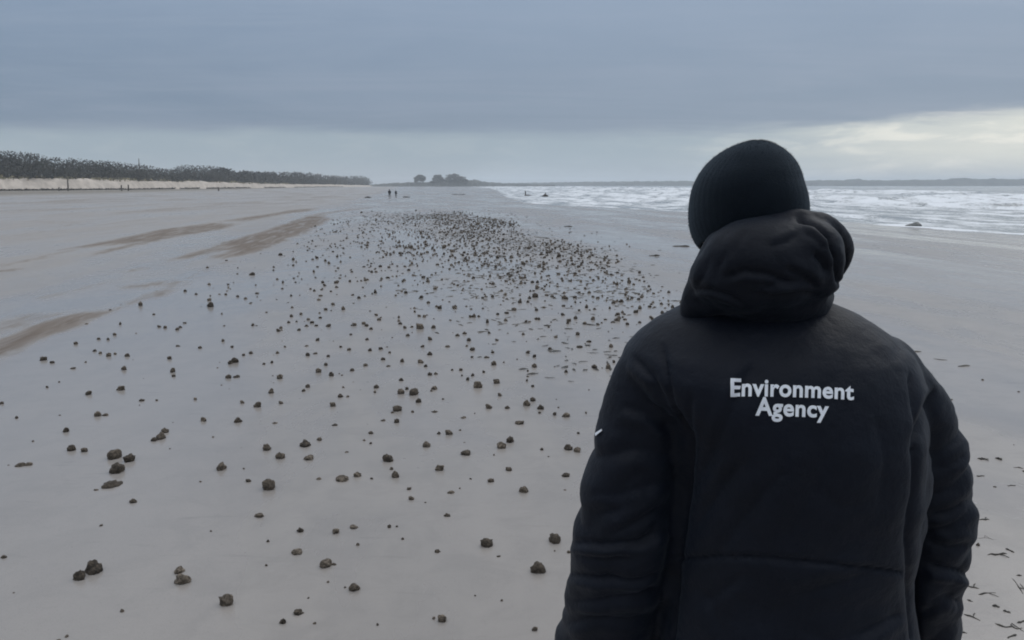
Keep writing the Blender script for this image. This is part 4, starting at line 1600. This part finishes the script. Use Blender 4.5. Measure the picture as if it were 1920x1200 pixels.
def build_strand(px, py, w, slope, thick):
    g = ground_at(px, py)
    dist = (g - Vector((0, 0, CAM_H))).length
    near = py > 800
    half = w * 0.5
    pts, rad = [], []
    r0 = thick * 0.5 / FPX * dist * 0.55
    for k in range(6):
        t = k / 5 * 2 - 1
        q = ground_at(px + half * t + random.uniform(-1, 1), py + half * t * slope + random.uniform(-0.08, 0.08) * w * (0.5 if near else 0.1))
        r = r0 * (0.55 + 0.6 * random.random()) * (1 - 0.5 * abs(t) ** 3)
        pts.append(Vector((q.x, q.y, q.z + r * 0.55)) - g)
        rad.append(r)
    b = Blob()
    b.chain(pts, rad, 8, 3)
    if near and w > 18:                             # a side shoot
        i = random.choice((2, 3))
        b.chain([pts[i], pts[i] + Vector((0.01, random.choice((-1, 1)) * 0.02, 0.004)), pts[i] + Vector((0.025, random.choice((-1, 1)) * 0.035, 0.0))], [rad[i] * 0.6, rad[i] * 0.5, rad[i] * 0.3], 6, 2)
    o = mesh_obj("weed_strand", b.v, b.f, M_TWIG)
    o.location = g
    STRANDS.append((o, px, py))


STRANDS = []
for s in STR:
    if s[2] > 0:
        build_strand(*s)
zones = {}
for o, px, py in STRANDS:
    if py > 1060:
        k = ("dark twig-like strand of weed at the lower right corner", "weed strands right of the person")
    elif py > 930:
        k = ("dark strand of weed level with the person's right elbow", "weed strands right of the person")
    elif py > 800:
        k = ("dark strand of weed level with the right upper arm", "weed strands right of the person")
    else:
        k = ("flat dark scrap of weed far out on the wet sand", "weed scraps far out on the wet sand")
    zones.setdefault(k, []).append((py, o))
for (lab, grp), lst in zones.items():
    lst.sort(key=lambda a: -a[0])
    for i, (py, o) in enumerate(lst):
        tag(o, f"{lab}, {ORD[i] if i < 12 else 'farthest'} from the front", "weed", grp)

# ------------------------------------------------------------------ haze
def build_haze():
    x, y0, y1, z0, z1 = 10800.0, -400.0, 5600.0, -6.0, 46.0
    V = [(-x, y0, z0), (x, y0, z0), (x, y1, z0), (-x, y1, z0), (-x, y0, z1), (x, y0, z1), (x, y1, z1), (-x, y1, z1)]
    F = [(3, 2, 1, 0), (4, 5, 6, 7), (0, 1, 5, 4), (1, 2, 6, 5), (2, 3, 7, 6), (3, 0, 4, 7)]
    m = bpy.data.materials.new("haze")
    m.use_nodes = True
    t = NT(m.node_tree)
    out = t.n("ShaderNodeOutputMaterial")
    pv = t.n("ShaderNodeVolumePrincipled")
    pv.inputs["Color"].default_value = (0.86, 0.92, 0.97, 1)
    pv.inputs["Density"].default_value = 0.00034
    t.link(pv.outputs[0], out.inputs["Volume"])
    o = mesh_obj("haze", V, F, m, smooth=False)
    tag(o, "thin pale sea haze over the whole beach", "haze", kind="stuff")


build_haze()
